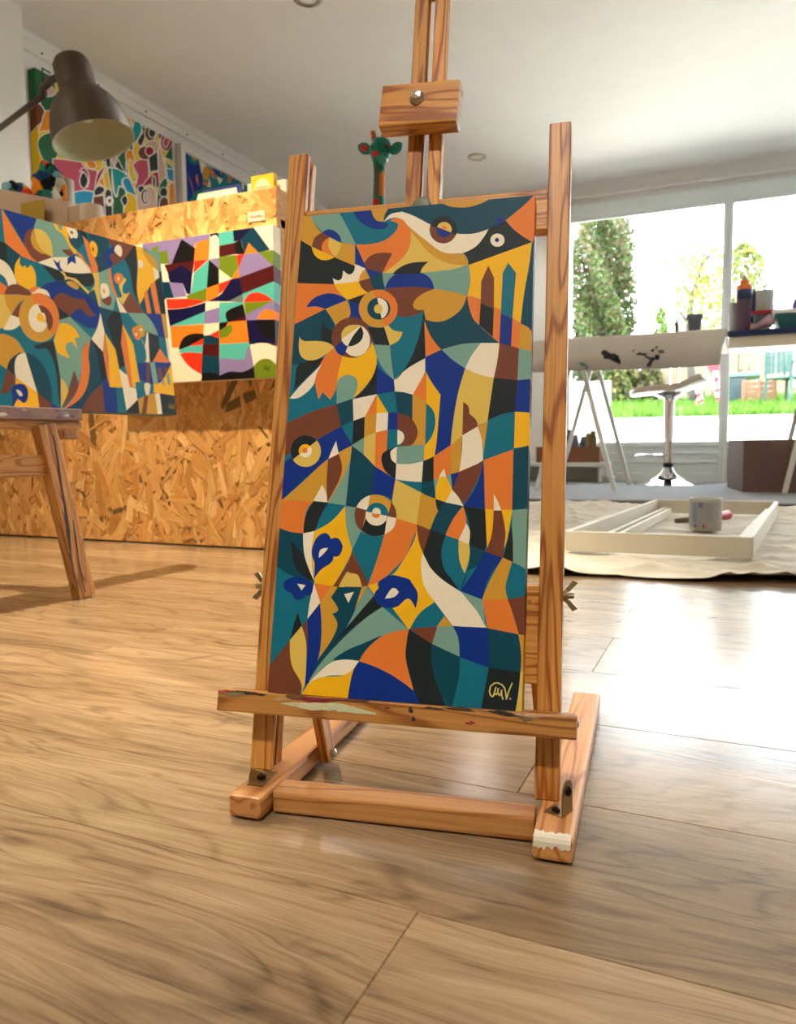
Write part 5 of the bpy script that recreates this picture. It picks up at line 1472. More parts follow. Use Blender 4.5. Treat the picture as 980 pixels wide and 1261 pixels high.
# colourful cloth bag
def cloth_heap(name, c, rx, ry, rz, seed, label, cat):
    rnd = random.Random(seed); bm = bmesh.new(); bmesh.ops.create_icosphere(bm, subdivisions=5, radius=1)
    ph = [rnd.uniform(0, 6) for _ in range(8)]; lay = bm.loops.layers.float_color.new('pigment')
    for v in bm.verts:
        x, y, z = v.co; f = 1 + .10 * math.sin(4 * x + ph[0]) + .09 * math.sin(6 * y + 3 * z + ph[1]) + .05 * math.sin(11 * x + 7 * z + ph[2])
        v.co = Vector((c[0] + x * rx * f, c[1] + y * ry * f, c[2] + max(-1, z) * rz * f))
    cen = [(Vector((rnd.uniform(-1, 1) * rx, rnd.uniform(-1, 1) * ry, rnd.uniform(-1, 1) * rz)) + Vector(c), rnd.choice([(212, 58, 34), (20, 60, 110), (24, 90, 80), (232, 140, 30), (20, 20, 24), (214, 206, 190), (120, 170, 190), (40, 130, 120)])) for _ in range(110)]
    for f in bm.faces:
        m_ = f.calc_center_median(); col = min(cen, key=lambda q: (q[0] - m_).length_squared)[1]
        for lp in f.loops: lp[lay] = (*lin(col), 1)
        f.smooth = True
    o = build(name, bm, CLOTHM); tag(o, label, cat); return o
b1 = pY(56, 212, 2.02)
cloth_heap('cloth_bag', (b1[0], 2.04, b1[2] - .05), .060, .06, .078, 4, 'crumpled cotton bag printed in red, blue and orange, on the counter beneath the lamp', 'bag')
b2_ = pY(18, 226, 2.0)
cloth_heap('folded_scarf', (b2_[0] - .01, 2.02, b2_[2] - .055), .075, .05, .065, 9, 'multicoloured folded scarf at the left edge, behind the pale carton', 'scarf')
# clear plastic pot behind and jars
def jar(x, y, r, Y_, h_, label, m, name='glass_jar'):
    p = pY(x, y, Y_); t = p[2]
    o = lobj(name, [(0, 0), (r * .9, 0), (r, .004), (r, t - CZ - .003), (r * .96, t - CZ), (r * .9, t - CZ - .003), (r * .88, .006), (0, .005)], (p[0], Y_, CZ), m)
    tag(o, label, 'jar'); return o
JARM = mat('milky_glass', (206, 196, 176), .12)
jar(83, 252, .030, 1.90, .1, 'milky glass jar beside the carton on the counter', JARM)
jar(112, 254, .038, 1.88, .1, 'wide milky glass jar on the counter, right of the other jar', JARM)
clear = mat('clear_cup', (196, 190, 176), .15)
jar(80, 222, .030, 2.08, .1, 'tall clear plastic tube between the printed bag and the painting', clear, 'plastic_tube')
# leaflet holder
h0 = pY(233, 243, 1.80); h1 = pY(287, 228, 1.80)
lfh = empty('leaflet_box', (h0[0], 1.8, CZ), 'cream leaflet tent with small orange pictures and blue back on the counter', 'leaflet box')
bm = bmesh.new()
zt1 = pY(284, 229, 1.80)[2]; zb1 = CZ
xs0, xs1 = h0[0], h1[0]
pr = [(1.78, CZ), (1.815, zt1), (1.85, CZ)]
va = [bm.verts.new((xs0 + (.02 if i == 1 else 0), y, z)) for i, (y, z) in enumerate(pr)]; vb = [bm.verts.new((xs1 - (.0 if i == 1 else -.02), y, z)) for i, (y, z) in enumerate(pr)]
for i in range(3): bm.faces.new((va[i], va[(i + 1) % 3], vb[(i + 1) % 3], vb[i]))
bm.faces.new(va[::-1]); bm.faces.new(vb); bmesh.ops.recalc_face_normals(bm, faces=bm.faces)
build('leaflet_body', bm, mat('cream_card', (238, 226, 200), .7), lfh)
box('blue_back_card', (xs0 + .02, 1.835, CZ), (xs1, 1.842, zt1 + .016), mat('blue_card', (52, 74, 142), .6), lfh)
for k in range(4):
    xk = xs0 + .03 + k * (xs1 - xs0 - .04) / 4
    lobj('printed_motif', [(0, 0), (.007, 0), (.006, .0008), (0, .0009)], (xk, 1.8055 - .0025, zt1 - .028), MATS.get('orange_print') or mat('orange_print', (222, 120, 70), .7), lfh, axis=(0, -.9, .42), seg=10)
# yellow card and white cards
y_0 = pY(312, 232, 1.80); y_1 = pY(339, 214, 1.80)
yc = empty('yellow_card', (y_0[0], 1.80, CZ), 'yellow card with a cream arch, standing at the right end of the counter', 'card')
bm = bmesh.new(); bx(bm, (y_0[0], 1.790, CZ), (y_1[0], 1.808, y_1[2])); body = build('card_board', bm, mat('yellow_card', (248, 196, 36), .5), yc)
xm = (y_0[0] + y_1[0]) / 2; bm = bmesh.new(); n = 16; W2 = (y_1[0] - y_0[0]) * .38
pts = [(xm - W2, CZ + .01)] + [(xm - W2 * math.cos(math.pi * k / n), y_1[2] - .045 + .034 * math.sin(math.pi * k / n)) for k in range(n + 1)] + [(xm + W2, CZ + .01)]
fa = [bm.verts.new((x, 1.7885, z)) for x, z in pts]; fb = [bm.verts.new((x, 1.790, z)) for x, z in pts]; bm.faces.new(fa); bm.faces.new(fb[::-1])
for i in range(len(pts)): bm.faces.new((fa[i], fb[i], fb[(i + 1) % len(pts)], fa[(i + 1) % len(pts)]))
bmesh.ops.recalc_face_normals(bm, faces=bm.faces); build('arch_print', bm, mat('cream_print', (250, 232, 176), .6), yc)
bm = bmesh.new()
for k in range(4): bx(bm, (xm - W2 * .8, 1.7878, y_1[2] - .034 - k * .011), (xm + W2 * .8 * (1 - .1 * k), 1.7885, y_1[2] - .032 - k * .011))
build('text_lines', bm, mat('ochre_print', (216, 160, 90), .6), yc)
e0 = pY(341, 222, 1.82); e1 = pY(350, 218, 1.9)
stand_item('white_card_stack', (e0[0], 1.82, CZ), (min(e0[0] + .028, bx1 - .022), 1.86, e0[2]), PAPER, 'white cards standing right of the yellow card', 'cards')
e2 = pY(308, 226, 1.83)
stand_item('white_card', (e2[0] - .010, 1.83, CZ), (e2[0] + .02, 1.834, e2[2]), PAPER, 'single white card standing left of the yellow card', 'card')

# ------------------------------------------------------------------ giraffe figure
GT = attr_mat('painted_wood_figure', .4, .05, 300, vary=.05)
gY = 2.05
gp = lambda x, y, d=0: N3(pY(x, y, gY + d))
gir = empty('giraffe_figure', (float(pY(466, 250, gY)[0]), gY, 0), 'teal painted wooden giraffe with red and orange patches, behind the easel', 'figure')
def skin(name, chains, m, parent, painter, seg=14):
    bm = bmesh.new()
    for pts, rr_ in chains: tube(bm, pts, rr_, seg)
    lay = bm.loops.layers.float_color.new('pigment')
    for f in bm.faces:
        c = painter(f.calc_center_median(), f.normal)
        for lp in f.loops: lp[lay] = (*lin(c), 1)
        f.smooth = True
    return build(name, bm, m, parent)
TEALG = (22, 122, 108)
def dense(pts, rr_, k=10):
    P_ = []; R_ = []
    for i in range(len(pts) - 1):
        for j in range(k): t = j / k; P_.append(pts[i].lerp(pts[i + 1], t)); R_.append(rr_[i] * (1 - t) + rr_[i + 1] * t)
    P_.append(pts[-1]); R_.append(rr_[-1]); return P_, R_
zN = [float(pY(466, y, gY)[2]) for y in (206, 214, 232, 244)]
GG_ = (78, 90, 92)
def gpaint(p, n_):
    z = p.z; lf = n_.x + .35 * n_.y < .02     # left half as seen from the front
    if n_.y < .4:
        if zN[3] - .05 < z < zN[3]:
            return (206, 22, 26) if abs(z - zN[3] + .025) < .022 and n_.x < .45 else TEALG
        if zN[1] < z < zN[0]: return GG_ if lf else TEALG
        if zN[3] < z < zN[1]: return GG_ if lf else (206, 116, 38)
        k = math.sin(z * 40 + p.x * 9)
        if z < zN[3] - .08 and k > .6: return (206, 120, 40)
        if z < zN[3] - .08 and k < -.75: return (206, 22, 26)
    return TEALG
neck = dense([gp(466, 198), gp(467, 212), gp(466, 260), gp(462, 330), gp(452, 420)], [.017, .016, .018, .024, .036], 14)
bxg = gp(452, 420)
body = dense([bxg + Vector((.02, 0, .02)), bxg + Vector((.05, .02, -.05)), bxg + Vector((.17, .05, -.07)), bxg + Vector((.23, .06, -.06))], [.038, .065, .06, .03], 6)
skin('body', [neck, body], GT, gir, gpaint)
for dx, dy in ((.05, -.03), (.05, .05), (.21, .02), (.21, .10)):
    t0 = bxg + Vector((dx - .02, dy, -.08)); skin('leg', [dense([t0, Vector((t0.x, t0.y, .35)), Vector((t0.x, t0.y, .012))], [.022, .013, .014], 6)], GT, gir, gpaint, 10)
    lobj('hoof', [(0, 0), (.019, 0), (.016, .02), (.013, .03)], (t0.x, t0.y, 0), DARKM, gir, seg=12)
head = skin('head', [dense([gp(470, 172), gp(469, 182), gp(468, 192), gp(466, 201, -.005)], [.022, .033, .029, .0175], 5)], GT, gir,
    lambda p, n_: (206, 22, 40) if ((p - gp(463, 189, -.02)).length < .011 or (p - gp(479, 178, -.02)).length < .009) else TEALG, 20)
lobj('muzzle', [(0, -.017), (.010, -.015), (.017, -.006), (.018, .004), (.012, .015), (0, .018)], gp(471, 195, -.014), mat('teal_gloss', TEALG, .35), head, axis=(.25, -.7, -.5), seg=20)
HORN = mat('orange_horn', (186, 96, 34), .45); TG = mat('teal_horn', TEALG, .4)
tobj('horn', [gp(462, 178), gp(459, 162)], [.0085, .0070], HORN, gir, 14); tobj('horn', [gp(471, 178), gp(473, 164)], [.009, .0062], TG, gir, 14)
def ear(base, tip, m, inner):
    b_, t_ = base, tip; d = (t_ - b_); ln = d.length; d.normalize(); up = Vector((0, -1, 0)).cross(d).normalized()
    prof = [(0, .30), (.18, .75), (.5, 1), (.8, .75), (1, .1)]
    def leaf(nm, k, off, mm):
        bm = bmesh.new(); L_ = []; 
        for a_, w2 in prof: L_.append(b_ + d * ln * (.5 + (a_ - .5) * k) + up * w2 * .0165 * k)
        for a_, w2 in reversed(prof): L_.append(b_ + d * ln * (.5 + (a_ - .5) * k) - up * w2 * .0165 * k)
        fr_ = [bm.verts.new(q + Vector((0, off - .004, 0))) for q in L_]; bk_ = [bm.verts.new(q + Vector((0, off + .004, 0))) for q in L_]
        bm.faces.new(fr_); bm.faces.new(bk_[::-1])
        for i in range(len(L_)): bm.faces.new((fr_[i], bk_[i], bk_[(i + 1) % len(L_)], fr_[(i + 1) % len(L_)]))
        bmesh.ops.recalc_face_normals(bm, faces=bm.faces)
        bmesh.ops.bevel(bm, geom=list(bm.edges), offset=.0018, segments=2, affect='EDGES')
        return build(nm, bm, mm, gir)
    leaf('ear', 1, 0, m)
    if inner: leaf('ear_patch', .55, -.002, MATS.get('ear_red') or mat('ear_red', (196, 24, 34), .45))
ear(gp(457, 187), gp(441, 179), TG, True); ear(gp(480, 188), gp(496, 177), TG, False)
for x in (460, 476):
    lobj('eye', [(0, 0), (.006, 0), (.0045, .004), (0, .0055)], gp(x, 181, -.026), BLACK, gir, axis=(0, -1, 0), seg=12)

# ------------------------------------------------------------------ far side of the room: rug, drop cloth, frame, tin
def grid(name, x0, x1, y0, y1, nx, ny, hf, m, label, cat, thick=.004, edge=None):
    bm = bmesh.new(); vs = []
    for j in range(ny + 1):
        row = []
        for i in range(nx + 1):
            u, v = i / nx, j / ny; x = x0 + (x1 - x0) * u; y = y0 + (y1 - y0) * v
            if edge: x, y = edge(u, v, x, y)
            row.append(bm.verts.new((x, y, hf(x, y, u, v))))
        vs.append(row)
    for j in range(ny):
        for i in range(nx): bm.faces.new((vs[j][i], vs[j][i + 1], vs[j + 1][i + 1], vs[j + 1][i]))
    o = build(name, bm, m, None, True); md = o.modifiers.new('t', 'SOLIDIFY'); md.thickness = thick; md.offset = 1
    return tag(o, label, cat)
RUG = mat('grey_rug', (150, 150, 154), .95, vary=.12, vscale=14, bump=.6, bscale=300)
grid('rug', -1.6, 2.2, pz(840, 620.5)[1], 5.45, 60, 24, lambda x, y, u, v: .0005 + .0015 * (1 + math.sin(x * 9 + y * 3)) * (.3 + .7 * (v < .1)), RUG, 'flat grey rug in front of the garden windows', 'rug', .007)
DC = mat('paint_spotted_dust_sheet', (230, 224, 212), .9, vary=.12, vscale=9, bump=.4, bscale=200)
_nz = [(random.Random(21 + i).uniform(0, 6.28), random.Random(51 + i).uniform(4, 22), random.Random(91 + i).uniform(8, 46), random.Random(71 + i).choice((-1, 1))) for i in range(9)]
cy0 = 1.60
_cr = [(r_.uniform(0, math.pi), r_.uniform(9, 30), r_.uniform(0, 6.28), r_.uniform(.35, 1)) for r_ in [random.Random(400 + i) for i in range(11)]]
def ch(x, y, u, v):
    k = 0
    for i, (an, fq, ph, am) in enumerate(_cr):
        # mostly long creases running across, bent by slow waves
        a2 = math.pi / 2 + (an - math.pi / 2) * .38
        t = fq * (x * math.cos(a2) + y * math.sin(a2)) + ph + 1.6 * math.sin(2.3 * x + 1.7 * i) + 1.1 * math.sin(1.9 * y + i)
        m_ = .5 + .5 * math.sin(3.1 * x - 2.7 * y + 2.1 * i)
        k += am * m_ * (1 - abs(math.sin(t))) ** 4
    e_ = max(0, 1 - v / .06)
    k = .0012 + .012 * k + e_ * .004 * (1 + math.sin(13 * x + 1.0))
    inside = min(1, max(0, min(x + .46, .26 - x, y - 1.78, 3.12 - y) / .08))
    return k * (1 - .45 * inside)
def ce(u, v, x, y):
    f = (1 - v) ** 3
    return x + .02 * math.sin(7 * v + 1), y + f * (.018 * math.sin(8 * x + .6) + .012 * math.sin(19 * x) + .11 * (x + .3) * .62)
grid('dust_sheet', -.95, 1.1, cy0, 3.46, 300, 320, ch, DC, 'crumpled cream dust sheet spread on the floor under the white frame', 'dust sheet', .0012, ce)

FRM = mat('cream_painted_frame', (228, 220, 202), .5, vary=.03)
fz = .014; fh = pY(925, 671, 1.90)[2] - .004
wf = empty('picture_frame', (-.12, 2.4, fz), 'large cream painted wooden frame lying on the dust sheet', 'frame')
A0, A1, B1, B0 = [np.array(p) for p in ((-.378, 1.875, 0), (.040, 1.885, 0), (.142, 3.02, 0), (-.272, 2.99, 0))]
fh = .062
def rail(p, q, nm='rail', z0=fz, h=fh - fz, t=.014, off=0):
    p = p + [0, 0, z0 + h / 2]; q = q + [0, 0, z0 + h / 2]; return beam(nm, p, q, (0, 0, 1), h, t, FRM, wf, .001)
rail(A0, A1); rail(A1 + [-.004, .006, 0], B1 + [-.004, -.006, 0]); rail(B1, B0); rail(B0 + [.004, -.006, 0], A0 + [.004, .006, 0])
# slats lying inside / inner lips
rail(A0 + [.052, .01, 0], B0 + [.040, -.012, 0], 'inner_slat', fz, .022, .012); rail(A0 + [.090, .01, 0], B0 + [.062, -.10, 0], 'inner_slat', fz, .026, .010)
beam('inner_lip', A1 + [-.022, .012, fz + .036], B1 + [-.030, -.22, fz + .036], (1, 0, 0), .03, .006, FRM, wf, .001)
# paint tin
tp_ = pz(868, 652, .012)
tin = empty('paint_tin', tp_, 'small white paint tin standing inside the cream frame', 'paint tin')
tin_r = (887 - 849) / 2 / F * (tp_ @ FW) * 1.0; th = pY(868, 613, tp_[1])[2] - .012
TINM = mat('tin_metal', (190, 186, 176), .3, 1)
lobj('can', [(0, 0), (tin_r * 1.02, 0), (tin_r * 1.02, .004), (tin_r, .006), (tin_r, th - .006), (tin_r * 1.03, th - .004), (tin_r * 1.03, th), (tin_r * .9, th), (tin_r * .88, th - .006), (0, th - .007)], (tp_[0], tp_[1], .012), TINM, tin, seg=40, caps=False)
bm = bmesh.new(); lathe(bm, [(tin_r * 1.003, .010), (tin_r * 1.006, .011), (tin_r * 1.006, th - .012), (tin_r * 1.003, th - .011)], (tp_[0], tp_[1], .012), seg=48, caps=False)
build('paper_label', bm, mat('white_label', (180, 178, 176), .6, vary=.1, vscale=60), tin, True)
def label_patch(a0, a1, z0, z1, rgb):
    bm = bmesh.new(); pr = None
    for k in range(7):
        a_ = math.radians(a0 + (a1 - a0) * k / 6); x = tp_[0] + tin_r * 1.012 * math.cos(a_); y = tp_[1] + tin_r * 1.012 * math.sin(a_)
        c = (bm.verts.new((x, y, .012 + z0)), bm.verts.new((x, y, .012 + z1)))
        if pr: bm.faces.new((pr[0], pr[1], c[1], c[0]))
        pr = c
    key = 'label_ink_%d' % rgb[0]
    build('label_print', bm, MATS.get(key) or mat(key, rgb, .6), tin)
label_patch(-140, -118, th * .28, th * .86, (150, 160, 184)); label_patch(-114, -98, th * .72, th * .88, (120, 130, 170)); label_patch(-84, -62, th * .30, th * .82, (170, 168, 170)); label_patch(-96, -90, th * .08, th * .22, (196, 60, 50)); label_patch(-130, -120, th * .1, th * .2, (90, 110, 160))
# brush lying behind the tin
r0, r1 = pz(832, 641.5, .018), pz(868, 639, .018); r2 = pz(896, 634, .022)
br = empty('paint_brush', (float(r1[0]), float(r1[1]), .012), 'paint brush with red handle lying behind the paint tin', 'brush')
tobj('bristles', [r0, r0 * .6 + r1 * .4], [.008, .010], mat('worn_bristles', (110, 90, 70), .9), br, 10)
tobj('ferrule', [r0 * .6 + r1 * .4, r0 * .4 + r1 * .6], .011, METAL, br, 12)
tobj('handle', [r0 * .4 + r1 * .6, r1, r2], [.009, .012, .017], mat('red_handle', (190, 24, 34), .4), br, 12)

# ------------------------------------------------------------------ trestle tables
TW = mat('white_lacquer', (226, 224, 214), .5)
YT = 4.25
zt1 = pY(800, 411, YT)[2]; xa = pY(640, 411, YT)[0]; xb = pY(894, 407, YT)[0]
BOARD = mat('pale_table_board', (200, 190, 172), .6)
t1 = empty('trestle_table', ((xa + xb) / 2, YT + .4, 0), 'white trestle table half covered by a stained cloth, in front of the garden windows', 'table')
box('table_top', (xa, YT + .006, zt1 - .028), (xb, YT + .95, zt1 - .004), BOARD, t1, .002)
def aframe(parent, yy, apex, footx, half, zt, nm='leg'):
    for sgn in (1, -1):
        beam(nm, (apex + sgn * .012, yy, zt), (apex + sgn * half, yy, .008), (1, 0, 0), .026, .026, TW, parent, .003)
ap = pY(709, 462, 4.37); ftx = pz(752, 606, .008)
ap2 = pY(723, 466, 5.04); ftx2 = pz(771, 598, .008)
aframe(t1, 4.37, ap[0], 0, ftx[0] - ap[0], zt1 - .05); aframe(t1, 5.04, ap[0] - .01, 0, ftx2[0] - ap[0] + .01, zt1 - .05)
beam('trestle_beam', (ap[0], 4.30, zt1 - .05), (ap[0], 5.12, zt1 - .05), (1, 0, 0), .05, .03, TW, t1, .003)
# cloth over the table edge
CLM = mat('grey_table_cloth', (206, 198, 188), .9, vary=.10, vscale=6, bump=.3, bscale=150)
zb1 = pY(889, 449, YT - .01)[2]
bm = bmesh.new(); nx = 40; rows = []
prof = [(YT + .95, zt1 + .002), (YT + .5, zt1 + .002), (YT + .02, zt1 + .003), (YT + .0, zt1 + .002), (YT - .006, zt1 - .006), (YT - .010, zt1 - .06), (YT - .012, (zt1 + zb1) / 2), (YT - .011, zb1)]
for j, (y, z) in enumerate(prof):
    row = []
    for i in range(nx + 1):
        u = i / nx; xr = xb + .004 - (max(0, j - 4) / 3) * .030
        x = xa - .01 + (xr - xa + .01) * u
        wv = (.003 * math.sin(14 * x) + .002 * math.sin(31 * x)) * max(0, j - 4) / 3
        row.append(bm.verts.new((x, y - .003 + wv, z + (.006 * math.sin(5 * x) if j == 7 else 0))))
    rows.append(row)
for j in range(len(prof) - 1):
    for i in range(nx): bm.faces.new((rows[j][i], rows[j][i + 1], rows[j + 1][i + 1], rows[j + 1][i]))
clo = build('table_cloth', bm, CLM, None, True); m_ = clo.modifiers.new('t', 'SOLIDIFY'); m_.thickness = .0025; m_.offset = 1
tag(clo, 'greyish cloth with black paint stains hanging over the trestle table edge', 'table cloth')
def stain(cx_, cy_, rx, ry, rot, rgb, seed):
    rnd = random.Random(seed); rx *= 1.2; ry *= 1.25; bm = bmesh.new(); n = 20; c = pY(cx_, cy_, YT - .0175); cv_ = bm.verts.new(N3(c)); ring = []
    s = (c @ FW) / F; ph = [rnd.uniform(0, 6.28) for _ in range(3)]
    for k in range(n):
        a_ = 2 * math.pi * k / n; f = 1 + .25 * math.sin(2 * a_ + ph[0]) + .2 * math.sin(4 * a_ + ph[1]) + .12 * math.sin(7 * a_ + ph[2])
        x = rx * f * math.cos(a_); y = ry * f * math.sin(a_); r = math.radians(rot)
        ring.append(bm.verts.new((c[0] + (x * math.cos(r) - y * math.sin(r)) * s, c[1], c[2] - (x * math.sin(r) + y * math.cos(r)) * s)))
    for k in range(n): bm.faces.new((cv_, ring[k], ring[(k + 1) % n]))
    bmesh.ops.recalc_face_normals(bm, faces=bm.faces); key = 'stain_%d' % rgb[0]
    o = build('paint_stain', bm, MATS.get(key) or mat(key, rgb, .8, vary=.3, vscale=40), clo)
    m_ = o.modifiers.new('t', 'SOLIDIFY'); m_.thickness = .002; m_.offset = 0
for a_ in ((752, 439, 9, 4.5, 18, (52, 54, 60), 1), (760, 444, 4, 2.5, 30, (92, 90, 92), 2), (790, 436, 4.5, 1.6, 5, (48, 50, 56), 3), (797, 440, 4.5, 1.5, 35, (92, 90, 92), 4), (801, 446, 2.6, 5, 20, (62, 64, 70), 5), (809, 440, 3.0, 2.2, 20, (34, 36, 42), 6),
          (803.5, 431.5, 1.4, 1.8, 0, (40, 42, 48), 7), (814, 433, 2.6, 2.2, 0, (110, 104, 104), 8), (718, 449, 4, 1.8, 35, (96, 138, 132), 9), (722, 453, 2, 1.6, 0, (96, 138, 132), 10), (808, 428, 1.2, 1.5, 0, (70, 70, 76), 11), (780, 432, 1.2, 1.2, 0, (110, 104, 104), 12)):
    stain(*a_)
# navy table at right
YN = 4.32
zn = pY(940, 405, YN)[2]; zn1 = zn - .028; xn0 = pY(896, 408, YN)[0]; za = pY(935, 427, YN + .03)[2]
t2 = empty('trestle_table', (xn0 + .8, YN + .4, 0), 'navy topped trestle table at the right edge, crowded with paint bottles', 'table')
NAVY = mat('navy_table_top', (22, 38, 84), .35); CREAM = mat('cream_apron', (232, 220, 196), .5)
box('table_top', (xn0, YN, zn1), (xn0 + 1.7, YN + .85, zn), NAVY, t2, .003)
box('apron', (xn0 + .006, YN + .02, za), (xn0 + 1.68, YN + .045, zn1 - .001), CREAM, t2, .002)
fr2 = pz(974, 618, .008)
aframe(t2, float(fr2[1]) + .02 if fr2[1] > 4.2 else 4.36, fr2[0] + .17, 0, .165, zn1 - .02)
aframe(t2, 5.0, fr2[0] + .17, 0, .165, zn1 - .02); aframe(t2, 4.5, xn0 + 1.5, 0, .16, zn1 - .02)
beam('trestle_beam', (fr2[0] + .17, YN + .02, zn1 - .02), (fr2[0] + .17, 5.1, zn1 - .02), (1, 0, 0), .05, .03, TW, t2, .003)

# things on the tables
def on(x, Y): return pY(x, 405, Y)[0]
def wpx(px, Y, x=920): return px / F * (pY(x, 405, Y) @ FW)
def ztop_(y, Y, x=920): return pY(x, y, Y)[2]
Yi = 4.42
bt = empty('squeeze_bottle', (on(915, Yi), Yi, zn), 'squeeze bottle with orange nozzle, navy band and dark plum body on the navy table', 'bottle')
r = wpx(9, Yi); Z = lambda y, x=915: float(ztop_(y, Yi, x))
c = (on(915, Yi), Yi, 0)
lobj('bottle_body', [(0, zn), (r * .80, zn), (r * .84, zn + .01), (r * 1.0, Z(370)), (r * .98, Z(368))], c, mat('plum_plastic', (84, 62, 84), .4), bt, caps=False)
lobj('navy_band', [(r * .99, Z(369.5)), (r * 1.03, Z(369)), (r * 1.03, Z(357.5)), (r * .99, Z(357))], c, NAVY, bt, caps=False)
lobj('orange_collar', [(r * 1.0, Z(357.5)), (r * 1.06, Z(357)), (r * 1.02, Z(352)), (r * .62, Z(351)), (r * .66, Z(346)), (r * .5, Z(345))], c, mat('orange_plastic', (236, 126, 46), .4), bt, caps=False)
lobj('nozzle', [(r * .5, Z(345.5)), (r * .34, Z(343)), (r * .12, Z(339)), (0, Z(337))], c, mat('grey_nozzle', (150, 136, 120), .4), bt, caps=False)
b2 = empty('paint_bottle', (on(925.5, 4.55), 4.55, zn), 'slim navy bottle with orange base tucked behind the squeeze bottle', 'bottle')
r2_ = wpx(3.6, 4.55); zz = lambda y: float(ztop_(y, 4.55, 925))
lobj('bottle_body', [(0, zn + .02), (r2_, zn + .02), (r2_, zz(360)), (r2_ * .6, zz(356)), (0, zz(355))], (on(925.5, 4.55), 4.55, 0), NAVY, b2, caps=False)
lobj('orange_base', [(0, zn), (r2_ * 1.05, zn), (r2_ * 1.05, zn + .06), (r2_, zn + .062)], (on(925.5, 4.55), 4.55, 0), MATS['orange_plastic'], b2, caps=False)
g1 = mat('grey_plastic_cup', (176, 176, 176), .5)
rc = wpx(6, Yi); o = lobj('paper_cup', [(0, 0), (rc * .9, 0), (rc * 1.1, Z(372, 903) - zn), (rc * 1.02, Z(372, 903) - zn), (rc * .85, .004), (0, .004)], (on(903, 4.46), 4.46, zn), g1, caps=False); tag(o, 'grey cup at the left end of the navy table, beside the squeeze bottle', 'cup')
bx_ = on(925, 4.5); bx2 = on(952, 4.5)
zr0, zr1 = float(ztop_(388.5, 4.5, 940)), float(ztop_(384, 4.5, 940))
o = box('book', (bx_, 4.45, zn), (bx2 - .02, 4.62, (zr0 + zn) / 2), mat('cream_book', (206, 200, 170), .7), None, .002); tag(o, 'cream book at the bottom of the small pile on the navy table', 'book', 'books on the navy table')
o = box('book', (bx_ + .01, 4.45, (zr0 + zn) / 2 + .0005), (bx2 - .005, 4.62, zr0), mat('grey_book', (130, 134, 150), .7), None, .002); tag(o, 'grey book in the middle of the small pile on the navy table', 'book', 'books on the navy table')
o = box('book', (bx_ - .0, 4.44, zr0 + .0005), (bx2 + .01, 4.63, zr1), mat('red_book', (176, 34, 58), .6), None, .002); tag(o, 'dark red book on top of the small pile on the navy table', 'book', 'books on the navy table')
rt2 = wpx(10.3, 4.54, 940)
tn2 = empty('metal_tin', (on(940.5, 4.54), 4.54, zr1), 'grey tin with a green mark standing on the dark red book', 'tin')
lobj('tin_body', [(0, 0), (rt2, 0), (rt2, float(ztop_(359, 4.54, 940)) - zr1), (rt2 * .96, float(ztop_(358, 4.54, 940)) - zr1), (0, float(ztop_(358, 4.54, 940)) - zr1)], (on(940.5, 4.54), 4.54, zr1 + .0005), mat('grey_tin', (168, 172, 172), .4), tn2, caps=False)
bm = bmesh.new(); q = [pY(x, y, 4.54 - rt2 * 1.03) for x, y in ((932, 381), (938, 379), (941, 376), (935, 373), (936, 372), (943, 376), (940, 381), (933, 383))]
bm.faces.new([bm.verts.new(N3(p)) for p in q]); gm_ = build('green_mark', bm, mat('green_mark', (150, 166, 60), .6), tn2); m_ = gm_.modifiers.new('t', 'SOLIDIFY'); m_.thickness = .003
# rag roll and teal tray
p0, p1 = pY(926, 402, 4.38), pY(950, 393, 4.40)
p0[2] = zn + .010; rr2 = .022
o = tobj('paint_rag', [p0, (p0 + p1) / 2 + [0, 0, .0], p1 + [.0, 0, -.0]], [.008, .018, .030], mat('pink_rag', (186, 150, 160), .85, vary=.3, vscale=30, bump=.5)); o.location.z += max(0, zn + .001 - min((o.matrix_world @ v.co).z for v in o.data.vertices)); tag(o, 'rolled pinkish rag lying on the navy table', 'rag')
tx0 = on(953, 4.42)
tr = empty('paint_tray', (tx0 + .2, 4.6, zn), 'teal tub with a white rim at the right edge of the navy table', 'tub')
bm = bmesh.new(); z1_ = float(ztop_(385, 4.42, 968))
lo_ = [(tx0 + .03, 4.42, zn), (tx0 + .40, 4.42, zn), (tx0 + .40, 4.70, zn), (tx0 + .03, 4.70, zn)]; hi_ = [(tx0 + .0, 4.40, z1_), (tx0 + .43, 4.40, z1_), (tx0 + .43, 4.72, z1_), (tx0, 4.72, z1_)]
a_ = [bm.verts.new(p) for p in lo_]; b_ = [bm.verts.new(p) for p in hi_]; bm.faces.new(a_[::-1])
for i in range(4): bm.faces.new((a_[i], a_[(i + 1) % 4], b_[(i + 1) % 4], b_[i]))
bmesh.ops.recalc_face_normals(bm, faces=bm.faces); to = build('tub_body', bm, mat('teal_plastic', (18, 96, 100), .35), tr); m_ = to.modifiers.new('t', 'SOLIDIFY'); m_.thickness = .004
bm = bmesh.new(); rz = z1_
for lo__, hi__ in (((tx0 - .012, 4.388, rz - .004), (tx0 + .442, 4.404, rz + .014)), ((tx0 - .012, 4.716, rz - .004), (tx0 + .442, 4.732, rz + .014)), ((tx0 - .012, 4.404, rz - .004), (tx0 + .004, 4.716, rz + .014)), ((tx0 + .426, 4.404, rz - .004), (tx0 + .442, 4.716, rz + .014))): bx(bm, lo__, hi__, .003)
build('rim', bm, mat('white_plastic', (236, 236, 236), .35), tr)
